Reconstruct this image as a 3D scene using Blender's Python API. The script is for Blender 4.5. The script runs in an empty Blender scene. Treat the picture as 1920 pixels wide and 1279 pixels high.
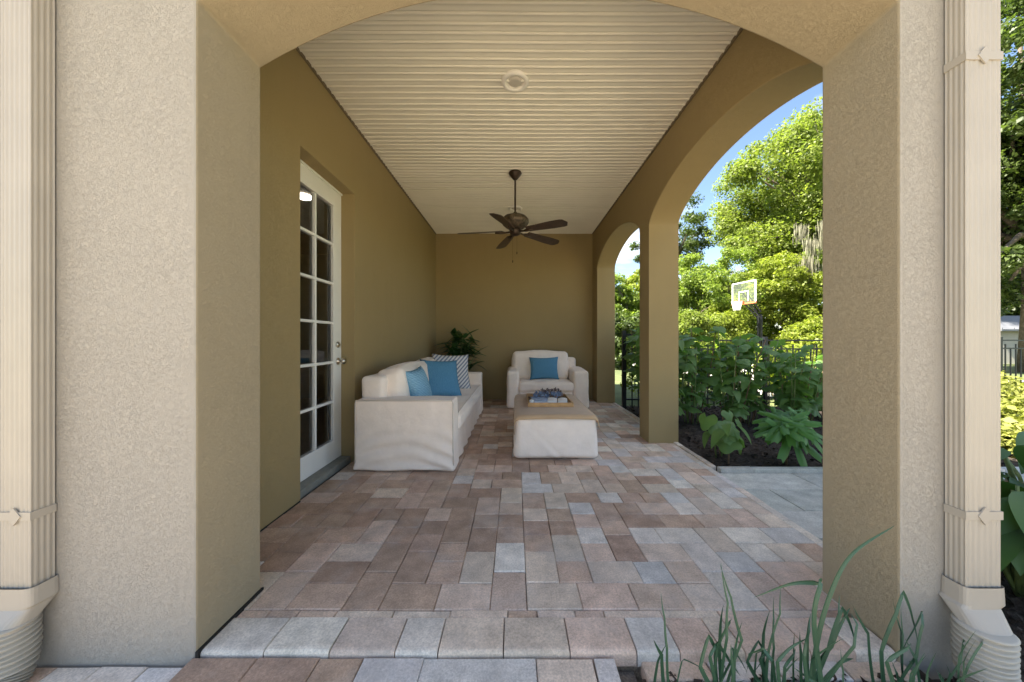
import bpy, bmesh, math, random
import numpy as np
from mathutils import Vector, Matrix, noise as mnoise

R = math.radians
random.seed(7)
scene = bpy.context.scene
col = scene.collection

# ------------------------------------------------------------------ camera, sky, sun, exposure
cam_d = bpy.data.cameras.new('camera')
cam = bpy.data.objects.new('camera', cam_d); col.objects.link(cam)
cam.location = (0, 0, 1.12); cam.rotation_euler = (R(90), 0, 0)
cam_d.sensor_width = 36.0; cam_d.lens = 12.0
cam_d.shift_x = -6 / 1920; cam_d.shift_y = -2.5 / 1920
cam_d.clip_start = 0.02; cam_d.clip_end = 2000
scene.camera = cam

SUN_EL, SUN_AZ = 52.0, 264.0          # degrees; azimuth clockwise from +Y
sdir = Vector((math.sin(R(SUN_AZ)) * math.cos(R(SUN_EL)), math.cos(R(SUN_AZ)) * math.cos(R(SUN_EL)), math.sin(R(SUN_EL))))
world = bpy.data.worlds.new('World'); scene.world = world; world.use_nodes = True
wn, wl = world.node_tree.nodes, world.node_tree.links
wn.clear()
wo = wn.new('ShaderNodeOutputWorld'); bg = wn.new('ShaderNodeBackground'); bg.inputs[1].default_value = 0.064
sky = wn.new('ShaderNodeTexSky'); sky.sky_type = 'NISHITA'; sky.sun_disc = False
sky.sun_elevation = R(SUN_EL); sky.sun_rotation = R(SUN_AZ); sky.dust_density = 0.2; sky.ozone_density = 1.0; sky.air_density = 1.0
tc = wn.new('ShaderNodeTexCoord'); sep = wn.new('ShaderNodeSeparateXYZ'); wl.new(tc.outputs['Generated'], sep.inputs[0])
zmax = wn.new('ShaderNodeMath'); zmax.operation = 'MAXIMUM'; zmax.inputs[1].default_value = 0.0; wl.new(sep.outputs[2], zmax.inputs[0])
zadd = wn.new('ShaderNodeMath'); zadd.operation = 'ADD'; zadd.inputs[1].default_value = 0.16; wl.new(zmax.outputs[0], zadd.inputs[0])
vdiv = wn.new('ShaderNodeVectorMath'); vdiv.operation = 'DIVIDE'; wl.new(tc.outputs['Generated'], vdiv.inputs[0])
comb = wn.new('ShaderNodeCombineXYZ')
for i in range(3): wl.new(zadd.outputs[0], comb.inputs[i])
wl.new(comb.outputs[0], vdiv.inputs[1])
cn = wn.new('ShaderNodeTexNoise'); cn.inputs['Scale'].default_value = 1.15; cn.inputs['Detail'].default_value = 8; cn.inputs['Roughness'].default_value = 0.55
vofs = wn.new('ShaderNodeVectorMath'); vofs.operation = 'ADD'; vofs.inputs[1].default_value = (5.48, 3.44, 0.4)
wl.new(vdiv.outputs[0], vofs.inputs[0]); wl.new(vofs.outputs[0], cn.inputs['Vector'])
cr = wn.new('ShaderNodeValToRGB'); cr.color_ramp.elements[0].position = 0.50; cr.color_ramp.elements[1].position = 0.68
wl.new(cn.outputs['Fac'], cr.inputs[0])
cmix = wn.new('ShaderNodeMix'); cmix.data_type = 'RGBA'
wl.new(cr.outputs['Color'], cmix.inputs['Factor']); wl.new(sky.outputs[0], cmix.inputs['A']); cmix.inputs['B'].default_value = (6.6, 6.5, 6.4, 1)
wl.new(cmix.outputs['Result'], bg.inputs[0]); wl.new(bg.outputs[0], wo.inputs[0])

sun_d = bpy.data.lights.new('sun', 'SUN'); sun_d.energy = 5.0; sun_d.angle = R(0.5); sun_d.color = (1.0, 0.93, 0.82)
sun = bpy.data.objects.new('sun', sun_d); col.objects.link(sun)
sun.rotation_euler = sdir.to_track_quat('Z', 'Y').to_euler(); sun.location = sdir * 40

vs = scene.view_settings
scene.display_settings.display_device = 'sRGB'
vs.view_transform = 'Standard'; vs.look = 'None'; vs.gamma = 1.0; vs.use_curve_mapping = False
vs.exposure = 2.35
scene.render.engine = 'CYCLES'
cy = scene.cycles
cy.max_bounces = 10; cy.diffuse_bounces = 7; cy.glossy_bounces = 4; cy.transmission_bounces = 6; cy.transparent_max_bounces = 8
cy.use_denoising = True; cy.sample_clamp_indirect = 6.0; cy.caustics_reflective = False; cy.caustics_refractive = False

# ------------------------------------------------------------------ materials
MATS = {}
def newmat(name):
    m = bpy.data.materials.new(name); m.use_nodes = True
    nt = m.node_tree; b = nt.nodes['Principled BSDF']
    MATS[name] = m
    return m, nt, b
def nd(nt, t, **kw):
    n = nt.nodes.new(t)
    for k, v in kw.items():
        if k in n.inputs.keys(): n.inputs[k].default_value = v
        else: setattr(n, k, v)
    return n
def coords(nt, kind='Object', scale=None):
    c = nd(nt, 'ShaderNodeTexCoord'); o = c.outputs[kind]
    if scale is not None:
        mp = nd(nt, 'ShaderNodeMapping'); mp.inputs['Scale'].default_value = scale; nt.links.new(o, mp.inputs['Vector']); o = mp.outputs[0]
    return o
def noise_tex(nt, vec, scale, detail=4, rough=0.5, dist=0.0):
    n = nd(nt, 'ShaderNodeTexNoise'); n.inputs['Scale'].default_value = scale; n.inputs['Detail'].default_value = detail
    n.inputs['Roughness'].default_value = rough; n.inputs['Distortion'].default_value = dist
    if vec is not None: nt.links.new(vec, n.inputs['Vector'])
    return n.outputs['Fac']
def ramp(nt, fac, stops):
    r = nd(nt, 'ShaderNodeValToRGB'); e = r.color_ramp.elements
    while len(e) < len(stops): e.new(0.5)
    for x, (p, c) in zip(e, stops):
        x.position = p; x.color = (c[0], c[1], c[2], 1) if hasattr(c, '__len__') else (c, c, c, 1)
    nt.links.new(fac, r.inputs[0]); return r.outputs[0]
def mixc(nt, fac, a, b, mode='MIX'):
    m = nd(nt, 'ShaderNodeMix'); m.data_type = 'RGBA'; m.blend_type = mode
    for s, v in (('Factor', fac), ('A', a), ('B', b)):
        if hasattr(v, 'links') or hasattr(v, 'is_linked'): nt.links.new(v, m.inputs[s])
        elif s == 'Factor': m.inputs[s].default_value = v
        else: m.inputs[s].default_value = (v[0], v[1], v[2], 1)
    return m.outputs['Result']
def math_n(nt, op, a, b=None):
    m = nd(nt, 'ShaderNodeMath'); m.operation = op
    for i, v in enumerate((a, b)):
        if v is None: continue
        if hasattr(v, 'is_linked'): nt.links.new(v, m.inputs[i])
        else: m.inputs[i].default_value = v
    return m.outputs[0]
def bump(nt, b, h, strength=0.3, dist=0.01):
    bp = nd(nt, 'ShaderNodeBump'); bp.inputs['Strength'].default_value = strength; bp.inputs['Distance'].default_value = dist
    nt.links.new(h, bp.inputs['Height']); nt.links.new(bp.outputs[0], b.inputs['Normal'])
def simple(name, c, rough=0.6, metal=0.0, nscale=None, var=0.12, bs=None, spec=0.5, detail=4):
    m, nt, b = newmat(name); b.inputs['Roughness'].default_value = rough; b.inputs['Metallic'].default_value = metal
    b.inputs['Specular IOR Level'].default_value = spec
    if nscale:
        f = noise_tex(nt, coords(nt), nscale, detail)
        lo = tuple(x * (1 - var) for x in c); hi = tuple(min(1, x * (1 + var)) for x in c)
        nt.links.new(ramp(nt, f, [(0.3, lo), (0.7, hi)]), b.inputs['Base Color'])
        if bs: bump(nt, b, f, bs, 0.004)
    else: b.inputs['Base Color'].default_value = (*c, 1)
    return m

def stucco(name, c, strength, fine=1.0):
    m, nt, b = newmat(name); v = coords(nt)
    b.inputs['Roughness'].default_value = 0.9; b.inputs['Specular IOR Level'].default_value = 0.2
    big = noise_tex(nt, v, 1.6, 5, 0.6); patch = noise_tex(nt, v, 6.0, 3, 0.5)
    worm = noise_tex(nt, v, 95 * fine, 3, 0.55, 2.0); grit = noise_tex(nt, v, 260, 4, 0.6)
    wr = ramp(nt, worm, [(0.475, 0.0), (0.51, 1.0), (0.545, 0.0)])
    pm = ramp(nt, patch, [(0.32, 0.50), (0.7, 1.0)])
    h = math_n(nt, 'ADD', math_n(nt, 'MULTIPLY', wr, pm), math_n(nt, 'MULTIPLY', grit, 0.30))
    bump(nt, b, h, strength, 0.0045)
    base = ramp(nt, big, [(0.25, tuple(x * 0.975 for x in c)), (0.75, tuple(min(1, x * 1.02) for x in c))])
    st = noise_tex(nt, coords(nt, 'Object', (3.0, 3.0, 0.35)), 2.5, 6, 0.65)
    base = mixc(nt, math_n(nt, 'MULTIPLY', ramp(nt, st, [(0.52, 0.0), (0.75, 1.0)]), 0.35), base, tuple(x * 0.90 for x in c))
    nt.links.new(base, b.inputs['Base Color'])
    return m
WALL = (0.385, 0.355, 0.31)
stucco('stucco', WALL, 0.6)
stucco('stucco_warm_bounce', (0.375, 0.315, 0.215), 0.6)  # same paint as the front; warm bounced light put into the colour
stucco('stucco_shaded', (0.352, 0.27, 0.135), 0.6)  # same paint; dim warm porch light put into a darker, yellower colour
simple('soffit', (0.76, 0.73, 0.63), 0.45, nscale=3, var=0.03)
simple('white_paint', (0.80, 0.79, 0.74), 0.4, nscale=6, var=0.03)
simple('trim_plastic', (0.82, 0.80, 0.74), 0.4)
simple('downspout_paint', (0.40, 0.362, 0.305), 0.42, nscale=5, var=0.05)
simple('drain_pipe', (0.40, 0.375, 0.32), 0.5, nscale=9, var=0.08)
simple('bronze', (0.045, 0.028, 0.018), 0.45, 0.5, nscale=30, var=0.3)
simple('bronze_mottled', (0.10, 0.075, 0.05), 0.5, 0.4, nscale=38, var=0.75, bs=0.4)
simple('blade_wood', (0.05, 0.030, 0.018), 0.45, nscale=14, var=0.35)
simple('nickel', (0.55, 0.50, 0.42), 0.28, 1.0)
simple('threshold', (0.22, 0.22, 0.19), 0.6, nscale=20)
simple('room_dark', (0.24, 0.19, 0.14), 0.8, nscale=4)
simple('black_metal', (0.012, 0.013, 0.016), 0.4, 0.2)
simple('gap_sand', (0.20, 0.165, 0.13), 0.95, nscale=120, var=0.4)
simple('roof_tile', (0.22, 0.15, 0.11), 0.85, nscale=5, var=0.3)
simple('bark', (0.13, 0.10, 0.075), 0.95, nscale=9, var=0.45, bs=0.8)
simple('stem_green', (0.14, 0.19, 0.06), 0.6, nscale=25, var=0.3)
simple('stem_brown', (0.17, 0.11, 0.06), 0.8, nscale=25, var=0.3)
simple('terracotta', (0.16, 0.13, 0.11), 0.7, nscale=12, var=0.2)
simple('tray_wood', (0.50, 0.29, 0.12), 0.45, nscale=14, var=0.22)
simple('tray_dark', (0.10, 0.075, 0.055), 0.6, nscale=18, var=0.2)
simple('paper', (0.86, 0.85, 0.82), 0.6)
simple('book_blue', (0.36, 0.45, 0.60), 0.5, nscale=22, var=0.35)
simple('candle', (0.85, 0.83, 0.78), 0.5)
simple('dried_blue', (0.22, 0.29, 0.42), 0.8, nscale=60, var=0.5)
simple('dried_brown', (0.16, 0.12, 0.11), 0.8, nscale=60, var=0.5)
simple('moss', (0.22, 0.21, 0.14), 0.95, nscale=8, var=0.3)
simple('court', (0.58, 0.55, 0.49), 0.9, nscale=2.2, var=0.12)
simple('bounce_ground_paving', (0.54, 0.455, 0.33), 0.9, nscale=2.5, var=0.15)  # warm tint of the added bounce sheet
simple('shed_wall', (0.56, 0.50, 0.43), 0.8, nscale=2, var=0.06)
simple('shed_roof', (0.17, 0.175, 0.19), 0.55, 0.2, nscale=3, var=0.15)
simple('hoop_white', (0.82, 0.82, 0.80), 0.5)
simple('hoop_orange', (0.60, 0.16, 0.06), 0.5)
simple('trim_tan', (0.16, 0.125, 0.075), 0.6)
simple('painted_gap_shade', (0.012, 0.011, 0.01), 0.8)  # near-black for the painted shade at the wall base

def glass_mat():
    m, nt, b = newmat('glass')
    b.inputs['Base Color'].default_value = (0.92, 0.95, 0.93, 1); b.inputs['Roughness'].default_value = 0.01
    b.inputs['Transmission Weight'].default_value = 1.0; b.inputs['IOR'].default_value = 1.45
    m2, nt2, b2 = newmat('board_acrylic')
    b2.inputs['Base Color'].default_value = (0.75, 0.85, 0.75, 1); b2.inputs['Roughness'].default_value = 0.5; b2.inputs['Specular IOR Level'].default_value = 0.1; b2.inputs['Alpha'].default_value = 0.04
    m3, nt3, b3 = newmat('lamp_lens')
    b3.inputs['Base Color'].default_value = (0.55, 0.52, 0.45, 1); b3.inputs['Roughness'].default_value = 0.35
    m4, nt4, b4 = newmat('lamp_glow')
    b4.inputs['Emission Color'].default_value = (1, 0.95, 0.85, 1); b4.inputs['Emission Strength'].default_value = 2.2
glass_mat()

def linen(name, c, wscale=420, var=0.05, bs=0.25, pattern=None):
    m, nt, b = newmat(name); v = coords(nt)
    b.inputs['Roughness'].default_value = 0.95; b.inputs['Specular IOR Level'].default_value = 0.15
    b.inputs['Sheen Weight'].default_value = 0.25
    f = noise_tex(nt, v, 7, 4, 0.6); w = noise_tex(nt, coords(nt, 'Object', (1, 1, 3)), wscale, 2, 0.5); cr_ = noise_tex(nt, v, 16, 5, 0.6, 0.8)
    base = ramp(nt, f, [(0.3, tuple(x * (1 - var) for x in c)), (0.7, tuple(min(1, x * (1 + var)) for x in c))])
    nt.links.new(base, b.inputs['Base Color'])
    h = math_n(nt, 'ADD', math_n(nt, 'MULTIPLY', w, 0.25), cr_)
    bump(nt, b, h, bs, 0.012)
    return m
linen('linen_cream', (0.92, 0.805, 0.70), 420, 0.05, 0.5)
linen('linen_shaded_seam', (0.66, 0.575, 0.49))  # same cloth as the covers; shading along seams painted as darker tone
linen('throw_tan', (0.50, 0.345, 0.205), 300, 0.07, 0.1)
def wavecloth(name, c1, c2, scale, direction, lo, hi, dist=2.0, rot=0):
    m, nt, b = newmat(name); b.inputs['Roughness'].default_value = 0.95; b.inputs['Specular IOR Level'].default_value = 0.1
    c = nd(nt, 'ShaderNodeTexCoord'); mp = nd(nt, 'ShaderNodeMapping'); mp.inputs['Rotation'].default_value = (0, 0, rot)
    nt.links.new(c.outputs['Object'], mp.inputs['Vector'])
    w = nd(nt, 'ShaderNodeTexWave'); w.wave_type = 'BANDS'; w.bands_direction = direction
    w.inputs['Scale'].default_value = scale; w.inputs['Distortion'].default_value = dist; w.inputs['Detail'].default_value = 2; w.inputs['Detail Scale'].default_value = 1.5
    nt.links.new(mp.outputs[0], w.inputs['Vector'])
    sp = noise_tex(nt, coords(nt), 55, 3, 0.6)
    fac = math_n(nt, 'ADD', math_n(nt, 'MULTIPLY', w.outputs['Fac'], 0.75), math_n(nt, 'MULTIPLY', sp, 0.3))
    nt.links.new(ramp(nt, fac, [(lo, c1), (hi, c2)]), b.inputs['Base Color'])
    bump(nt, b, w.outputs['Fac'], 0.4, 0.004)
wavecloth('cloth_blue', (0.05, 0.17, 0.30), (0.16, 0.36, 0.52), 26, 'X', 0.2, 0.9, 3.0)
wavecloth('cloth_blue_light', (0.13, 0.30, 0.45), (0.33, 0.54, 0.68), 22, 'Y', 0.15, 0.9, 4.0)
wavecloth('cloth_blue_plain', (0.13, 0.31, 0.47), (0.21, 0.42, 0.58), 40, 'X', 0.2, 0.9, 3.0)
wavecloth('cloth_stripe', (0.66, 0.65, 0.63), (0.20, 0.23, 0.30), 8.0, 'X', 0.50, 0.66, 0.3, R(45))

def paver_mat(name, use_obj):
    m, nt, b = newmat(name); b.inputs['Roughness'].default_value = 0.85; b.inputs['Specular IOR Level'].default_value = 0.3
    geo = nd(nt, 'ShaderNodeNewGeometry'); v = geo.outputs['Position']
    if use_obj:
        oi = nd(nt, 'ShaderNodeObjectInfo'); c0 = oi.outputs['Color']
    else:
        at = nd(nt, 'ShaderNodeAttribute'); at.attribute_name = 'tint'; c0 = at.outputs['Color']
    blot = noise_tex(nt, v, 9, 6, 0.65); grit = noise_tex(nt, v, 130, 4, 0.75); sp = noise_tex(nt, v, 330, 2, 0.5); st = noise_tex(nt, v, 3.2, 5, 0.6)
    c1 = mixc(nt, 1.0, c0, ramp(nt, blot, [(0.28, 0.70), (0.72, 1.20)]), 'MULTIPLY')
    c1 = mixc(nt, 1.0, c1, ramp(nt, grit, [(0.3, 0.70), (0.68, 1.22)]), 'MULTIPLY')
    c1 = mixc(nt, math_n(nt, 'MULTIPLY', ramp(nt, sp, [(0.66, 0.0), (0.74, 1.0)]), 0.5), c1, (0.62, 0.58, 0.52))
    c1 = mixc(nt, math_n(nt, 'MULTIPLY', ramp(nt, st, [(0.5, 0.0), (0.75, 1.0)]), 0.45), c1, (0.50, 0.47, 0.44))
    nt.links.new(c1, b.inputs['Base Color'])
    bump(nt, b, math_n(nt, 'ADD', grit, blot), 0.45, 0.003)
paver_mat('paver', True); paver_mat('paver_far', False)

def ground_mats():
    m, nt, b = newmat('soil'); v = coords(nt); b.inputs['Roughness'].default_value = 1.0; b.inputs['Specular IOR Level'].default_value = 0.1
    f = noise_tex(nt, v, 22, 8, 0.7); g = noise_tex(nt, v, 2, 4)
    c = ramp(nt, f, [(0.3, (0.035, 0.028, 0.024)), (0.55, (0.085, 0.068, 0.056)), (0.75, (0.17, 0.14, 0.115))])
    nt.links.new(c, b.inputs['Base Color']); bump(nt, b, f, 0.9, 0.03)
    m, nt, b = newmat('lawn'); v = coords(nt); b.inputs['Roughness'].default_value = 1.0
    f = noise_tex(nt, v, 1.2, 8, 0.7)
    nt.links.new(ramp(nt, f, [(0.3, (0.06, 0.085, 0.025)), (0.6, (0.13, 0.15, 0.05)), (0.8, (0.24, 0.22, 0.13))]), b.inputs['Base Color']); bump(nt, b, f, 0.8, 0.05)
ground_mats()

def leaf_mat(name, c_lo, c_hi, trans=0.35, rough=0.5, spec=0.4, tcol=None, nscale=0.35):
    m, nt, b = newmat(name)
    geo = nd(nt, 'ShaderNodeNewGeometry')
    big = noise_tex(nt, coords(nt), nscale, 3)
    f = math_n(nt, 'ADD', math_n(nt, 'MULTIPLY', geo.outputs['Random Per Island'], 0.55), math_n(nt, 'MULTIPLY', big, 0.55))
    c = ramp(nt, f, [(0.2, c_lo), (0.85, c_hi)])
    nt.links.new(c, b.inputs['Base Color']); b.inputs['Roughness'].default_value = rough; b.inputs['Specular IOR Level'].default_value = spec
    t = nd(nt, 'ShaderNodeBsdfTranslucent')
    nt.links.new(mixc(nt, 1.0, c, tcol or (1.4, 1.55, 0.8), 'MULTIPLY'), t.inputs['Color'])
    mx = nd(nt, 'ShaderNodeMixShader'); mx.inputs[0].default_value = trans
    nt.links.new(b.outputs[0], mx.inputs[1]); nt.links.new(t.outputs[0], mx.inputs[2])
    nt.links.new(mx.outputs[0], nt.nodes['Material Output'].inputs['Surface'])
leaf_mat('leaf_oak', (0.09, 0.125, 0.022), (0.27, 0.32, 0.06), 0.5)
leaf_mat('leaf_oak_dark', (0.04, 0.06, 0.015), (0.10, 0.14, 0.03), 0.4)
leaf_mat('leaf_lime', (0.13, 0.17, 0.02), (0.31, 0.35, 0.05), 0.5)
leaf_mat('leaf_mid', (0.10, 0.15, 0.025), (0.28, 0.35, 0.06), 0.5)
leaf_mat('leaf_shrub', (0.15, 0.17, 0.03), (0.32, 0.32, 0.08))
leaf_mat('leaf_bed', (0.075, 0.155, 0.045), (0.19, 0.31, 0.09), 0.42, 0.45, 0.5, (1.2, 1.4, 0.6), 6)
leaf_mat('leaf_papaya', (0.06, 0.17, 0.035), (0.12, 0.28, 0.055), 0.35, 0.45, 0.5, (1.2, 1.4, 0.6), 6)
leaf_mat('leaf_paddle', (0.028, 0.08, 0.018), (0.07, 0.16, 0.035), 0.2, 0.42, 0.4, (1.2, 1.4, 0.6), 6)
leaf_mat('leaf_indoor', (0.015, 0.045, 0.012), (0.045, 0.11, 0.025), 0.15, 0.35, 0.5, (1.2, 1.4, 0.6), 8)
leaf_mat('leaf_strap', (0.025, 0.075, 0.04), (0.055, 0.125, 0.07), 0.12, 0.4, 0.5, (1.1, 1.3, 0.8), 6)
leaf_mat('leaf_dry', (0.22, 0.15, 0.08), (0.38, 0.28, 0.17), 0.1, 0.7, 0.2, (1, 1, 1), 6)

# ------------------------------------------------------------------ mesh helpers
class MB:
    def __init__(s): s.v = []; s.f = []
    def add(s, vs_, fs):
        o = len(s.v); s.v += [tuple(p) for p in vs_]; s.f += [tuple(i + o for i in f) for f in fs]
    def box(s, lo, hi):
        x0, y0, z0 = lo; x1, y1, z1 = hi
        s.add([(x0,y0,z0),(x1,y0,z0),(x1,y1,z0),(x0,y1,z0),(x0,y0,z1),(x1,y0,z1),(x1,y1,z1),(x0,y1,z1)],
              [(0,3,2,1),(4,5,6,7),(0,1,5,4),(1,2,6,5),(2,3,7,6),(3,0,4,7)])
    def tube(s, pts, r, seg=8, cap=True, flat=1.0):
        pts = [Vector(p) for p in pts]; n = len(pts)
        rr = r if hasattr(r, '__len__') else [r] * n
        o = len(s.v); up = None
        for i, p in enumerate(pts):
            t = (pts[min(i + 1, n - 1)] - pts[max(i - 1, 0)]).normalized()
            if up is None:
                up = Vector((0, 0, 1)) if abs(t.z) < 0.9 else Vector((1, 0, 0))
            a = (up - t * up.dot(t)).normalized(); bb = t.cross(a); up = a
            for k in range(seg):
                th = 2 * math.pi * k / seg
                s.v.append(tuple(p + a * (math.cos(th) * rr[i]) + bb * (math.sin(th) * rr[i] * flat)))
        for i in range(n - 1):
            for k in range(seg):
                a0 = o + i * seg + k; a1 = o + i * seg + (k + 1) % seg
                s.f.append((a0, a1, a1 + seg, a0 + seg))
        if cap:
            s.f.append(tuple(o + k for k in range(seg))[::-1]); s.f.append(tuple(o + (n - 1) * seg + k for k in range(seg)))
    def lathe(s, prof, c=(0, 0, 0), seg=24):
        o = len(s.v); n = len(prof)
        for r, z in prof:
            for k in range(seg):
                th = 2 * math.pi * k / seg
                s.v.append((c[0] + r * math.cos(th), c[1] + r * math.sin(th), c[2] + z))
        for i in range(n - 1):
            for k in range(seg):
                a0 = o + i * seg + k; a1 = o + i * seg + (k + 1) % seg
                s.f.append((a0, a1, a1 + seg, a0 + seg))
    def build(s, name, mat, parent=None, smooth=False, loc=None, clean=False, bevel=None, recalc=False):
        me = bpy.data.meshes.new(name); me.from_pydata(s.v, [], s.f)
        if clean or recalc:
            bm = bmesh.new(); bm.from_mesh(me)
            if clean: bmesh.ops.remove_doubles(bm, verts=bm.verts, dist=1e-4)
            bmesh.ops.recalc_face_normals(bm, faces=bm.faces); bm.to_mesh(me); bm.free()
        me.materials.append(MATS[mat])
        if smooth: me.polygons.foreach_set('use_smooth', [True] * len(me.polygons))
        o = bpy.data.objects.new(name, me); col.objects.link(o)
        if parent: o.parent = parent
        if loc: o.location = loc
        if bevel:
            b = o.modifiers.new('bevel', 'BEVEL'); b.width = bevel; b.segments = 2; b.limit_method = 'ANGLE'; b.angle_limit = R(40)
        return o
def tag(o, label=None, cat=None, group=None, kind=None):
    if label: o['label'] = label
    if cat: o['category'] = cat
    if group: o['group'] = group
    if kind: o['kind'] = kind
    return o
def empty(name, loc=(0, 0, 0), label=None, cat=None, group=None, rz=0):
    o = bpy.data.objects.new(name, None); col.objects.link(o); o.location = loc; o.rotation_euler = (0, 0, rz); o.empty_display_size = 0.1
    return tag(o, label, cat, group)
def box(name, lo, hi, mat, parent=None, bevel=None):
    m = MB(); m.box(lo, hi); return m.build(name, mat, parent, bevel=bevel)
def softbox(half, r, n=10, fn=None):
    """rounded box grid centred on the origin; fn(p, nrm, uvw) -> p deforms it"""
    key = {}; V = []; F = []
    hx = Vector(half)
    def vid(u):
        k = tuple(round(c, 5) for c in u)
        if k in key: return key[k]
        q = Vector((u[0] * hx.x, u[1] * hx.y, u[2] * hx.z))
        inner = Vector([max(-(hx[i] - r), min(hx[i] - r, q[i])) for i in range(3)])
        d = q - inner; nn = d.normalized() if d.length > 1e-9 else Vector((0, 0, 1))
        p = inner + nn * r
        if fn: p = fn(p, nn, u)
        key[k] = len(V); V.append(tuple(p)); return key[k]
    ns = n if hasattr(n, '__len__') else (n, n, n)
    def ticks(i):
        m_ = ns[i]; e = r / hx[i]
        t = [-1, -1 + e * .3, -1 + e * .65] + [-1 + e + (2 - 2 * e) * k / m_ for k in range(m_ + 1)] + [1 - e * .65, 1 - e * .3, 1]
        return t
    T = [ticks(i) for i in range(3)]
    for ax in range(3):
        b_, c_ = (ax + 1) % 3, (ax + 2) % 3
        for sg in (-1, 1):
            for i in range(len(T[b_]) - 1):
                for j in range(len(T[c_]) - 1):
                    q = []
                    for (bi, cj) in ((i, j), (i + 1, j), (i + 1, j + 1), (i, j + 1)):
                        u = [0, 0, 0]; u[ax] = sg; u[b_] = T[b_][bi]; u[c_] = T[c_][cj]; q.append(vid(u))
                    F.append(tuple(q) if sg > 0 else tuple(q[::-1]))
    m = MB(); m.add(V, F); return m
def cushion(name, lo, hi, mat, parent, r=0.05, puff=0.02, wr=0.004, n=12, fn=None, seed=0):
    half = [(b - a) / 2 for a, b in zip(lo, hi)]; c = [(a + b) / 2 for a, b in zip(lo, hi)]
    def f(p, nn, u):
        if puff:
            k = (1 - min(1, abs(u[0]))**2.2 if abs(nn.x) < .9 else 1) * (1 - min(1, abs(u[1]))**2.2 if abs(nn.y) < .9 else 1) * (1 - min(1, abs(u[2]))**2.2 if abs(nn.z) < .9 else 1)
            p = p + nn * (puff * k)
        if wr:
            a_ = mnoise.noise(Vector((p.x * 5 + seed, p.y * 5, p.z * 5))); b_ = mnoise.noise(Vector((p.x * 9 + seed, p.y * 9 + 4, p.z * 4))); c_ = mnoise.noise(Vector((p.x * 3 + seed, p.y * 3 + 8, p.z * 3)))
            p = p + nn * (wr * (1.1 * a_ + 1.6 * (.35 - abs(b_)) * max(0, c_ + .35)))
        if fn: p = fn(p, nn, u)
        return p
    return softbox(half, r, n, f).build(name, mat, parent, smooth=True, loc=c)

def arch_wall(name, u0, u1, z0, z1, t0, t1, ops, axis, mat, parent, bevel=0.008):
    """wall along u (x or y), thick t0..t1 on the other axis, with openings (ua, ub, spring, rise, kind)"""
    P = (lambda u, t, z: (u, t, z)) if axis == 'x' else (lambda u, t, z: (t, u, z))
    m = MB()
    def quad(a, b, c, d): m.add([a, b, c, d], [(0, 1, 2, 3)])
    def slab(ua, ub, za0, za1, zb0, zb1):       # quad on both faces, z range at ua and at ub
        for t in (t0, t1): quad(P(ua, t, za0), P(ub, t, zb0), P(ub, t, zb1), P(ua, t, za1))
    us = u0
    for (ua, ub, zs, rise, kind) in sorted(ops):
        slab(us, ua, z0, zs, z0, zs); slab(us, ua, zs, z1, zs, z1)
        N = 40 if rise else 1; cu = (ua + ub) / 2; a = (ub - ua) / 2; pts = []
        for i in range(N + 1):
            x = -math.cos(math.pi * i / N) if kind == 'round' else -1 + 2 * i / N
            seg = 0
            if rise:
                Rr = (a * a + rise * rise) / (2 * rise); sg = math.sqrt(max(0, Rr * Rr - (a * x)**2)) - (Rr - rise)
                el = rise * math.sqrt(max(0, 1 - x * x))
                seg = sg if kind == 'seg' else 0.45 * sg + 0.55 * el
            pts.append((cu + a * x, zs + seg))
        for (pa, za), (pb, zb) in zip(pts, pts[1:]):
            slab(pa, pb, za, z1, zb, z1); quad(P(pa, t0, za), P(pb, t0, zb), P(pb, t1, zb), P(pa, t1, za)); quad(P(pa, t0, z1), P(pb, t0, z1), P(pb, t1, z1), P(pa, t1, z1))
        quad(P(ua, t0, z0), P(ua, t1, z0), P(ua, t1, zs), P(ua, t0, zs)); quad(P(ub, t0, z0), P(ub, t1, z0), P(ub, t1, zs), P(ub, t0, zs))
        us = ub
    last = sorted(ops)[-1][2]
    slab(us, u1, z0, last, z0, last); slab(us, u1, last, z1, last, z1)
    for u in (u0, u1): quad(P(u, t0, z0), P(u, t1, z0), P(u, t1, last), P(u, t0, last)); quad(P(u, t0, last), P(u, t1, last), P(u, t1, z1), P(u, t0, z1))
    o = m.build(name, mat, parent, clean=True, bevel=bevel)
    return o

def leaf_cloud(centers, radii, per, size, seed, up=0.35, squash=1.0, shell=0.5):
    rng = np.random.default_rng(seed)
    C = np.repeat(np.asarray(centers, float), per, 0); Rr = np.repeat(np.asarray(radii, float), per)
    n = len(C)
    d = rng.normal(size=(n, 3)); d /= np.linalg.norm(d, axis=1)[:, None]
    rad = rng.random(n) ** shell
    pos = C + d * (Rr * rad)[:, None] * np.array([1, 1, squash])
    nrm = d * 0.55 + rng.normal(size=(n, 3)) * 0.5; nrm[:, 2] += up; nrm /= np.linalg.norm(nrm, axis=1)[:, None]
    t = rng.normal(size=(n, 3)); t -= (t * nrm).sum(1)[:, None] * nrm; t /= np.linalg.norm(t, axis=1)[:, None]
    b = np.cross(nrm, t); L = size * (0.5 + 1.0 * rng.random(n) ** 1.6); W = L * 0.32
    v = np.empty((n, 4, 3))
    v[:, 0] = pos - t * (L / 2)[:, None]; v[:, 2] = pos + t * (L / 2)[:, None] - nrm * (L * .12)[:, None]
    v[:, 1] = pos + b * W[:, None] + nrm * (L * .06)[:, None]; v[:, 3] = pos - b * W[:, None] + nrm * (L * .06)[:, None]
    return v.reshape(-1, 3)
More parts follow.
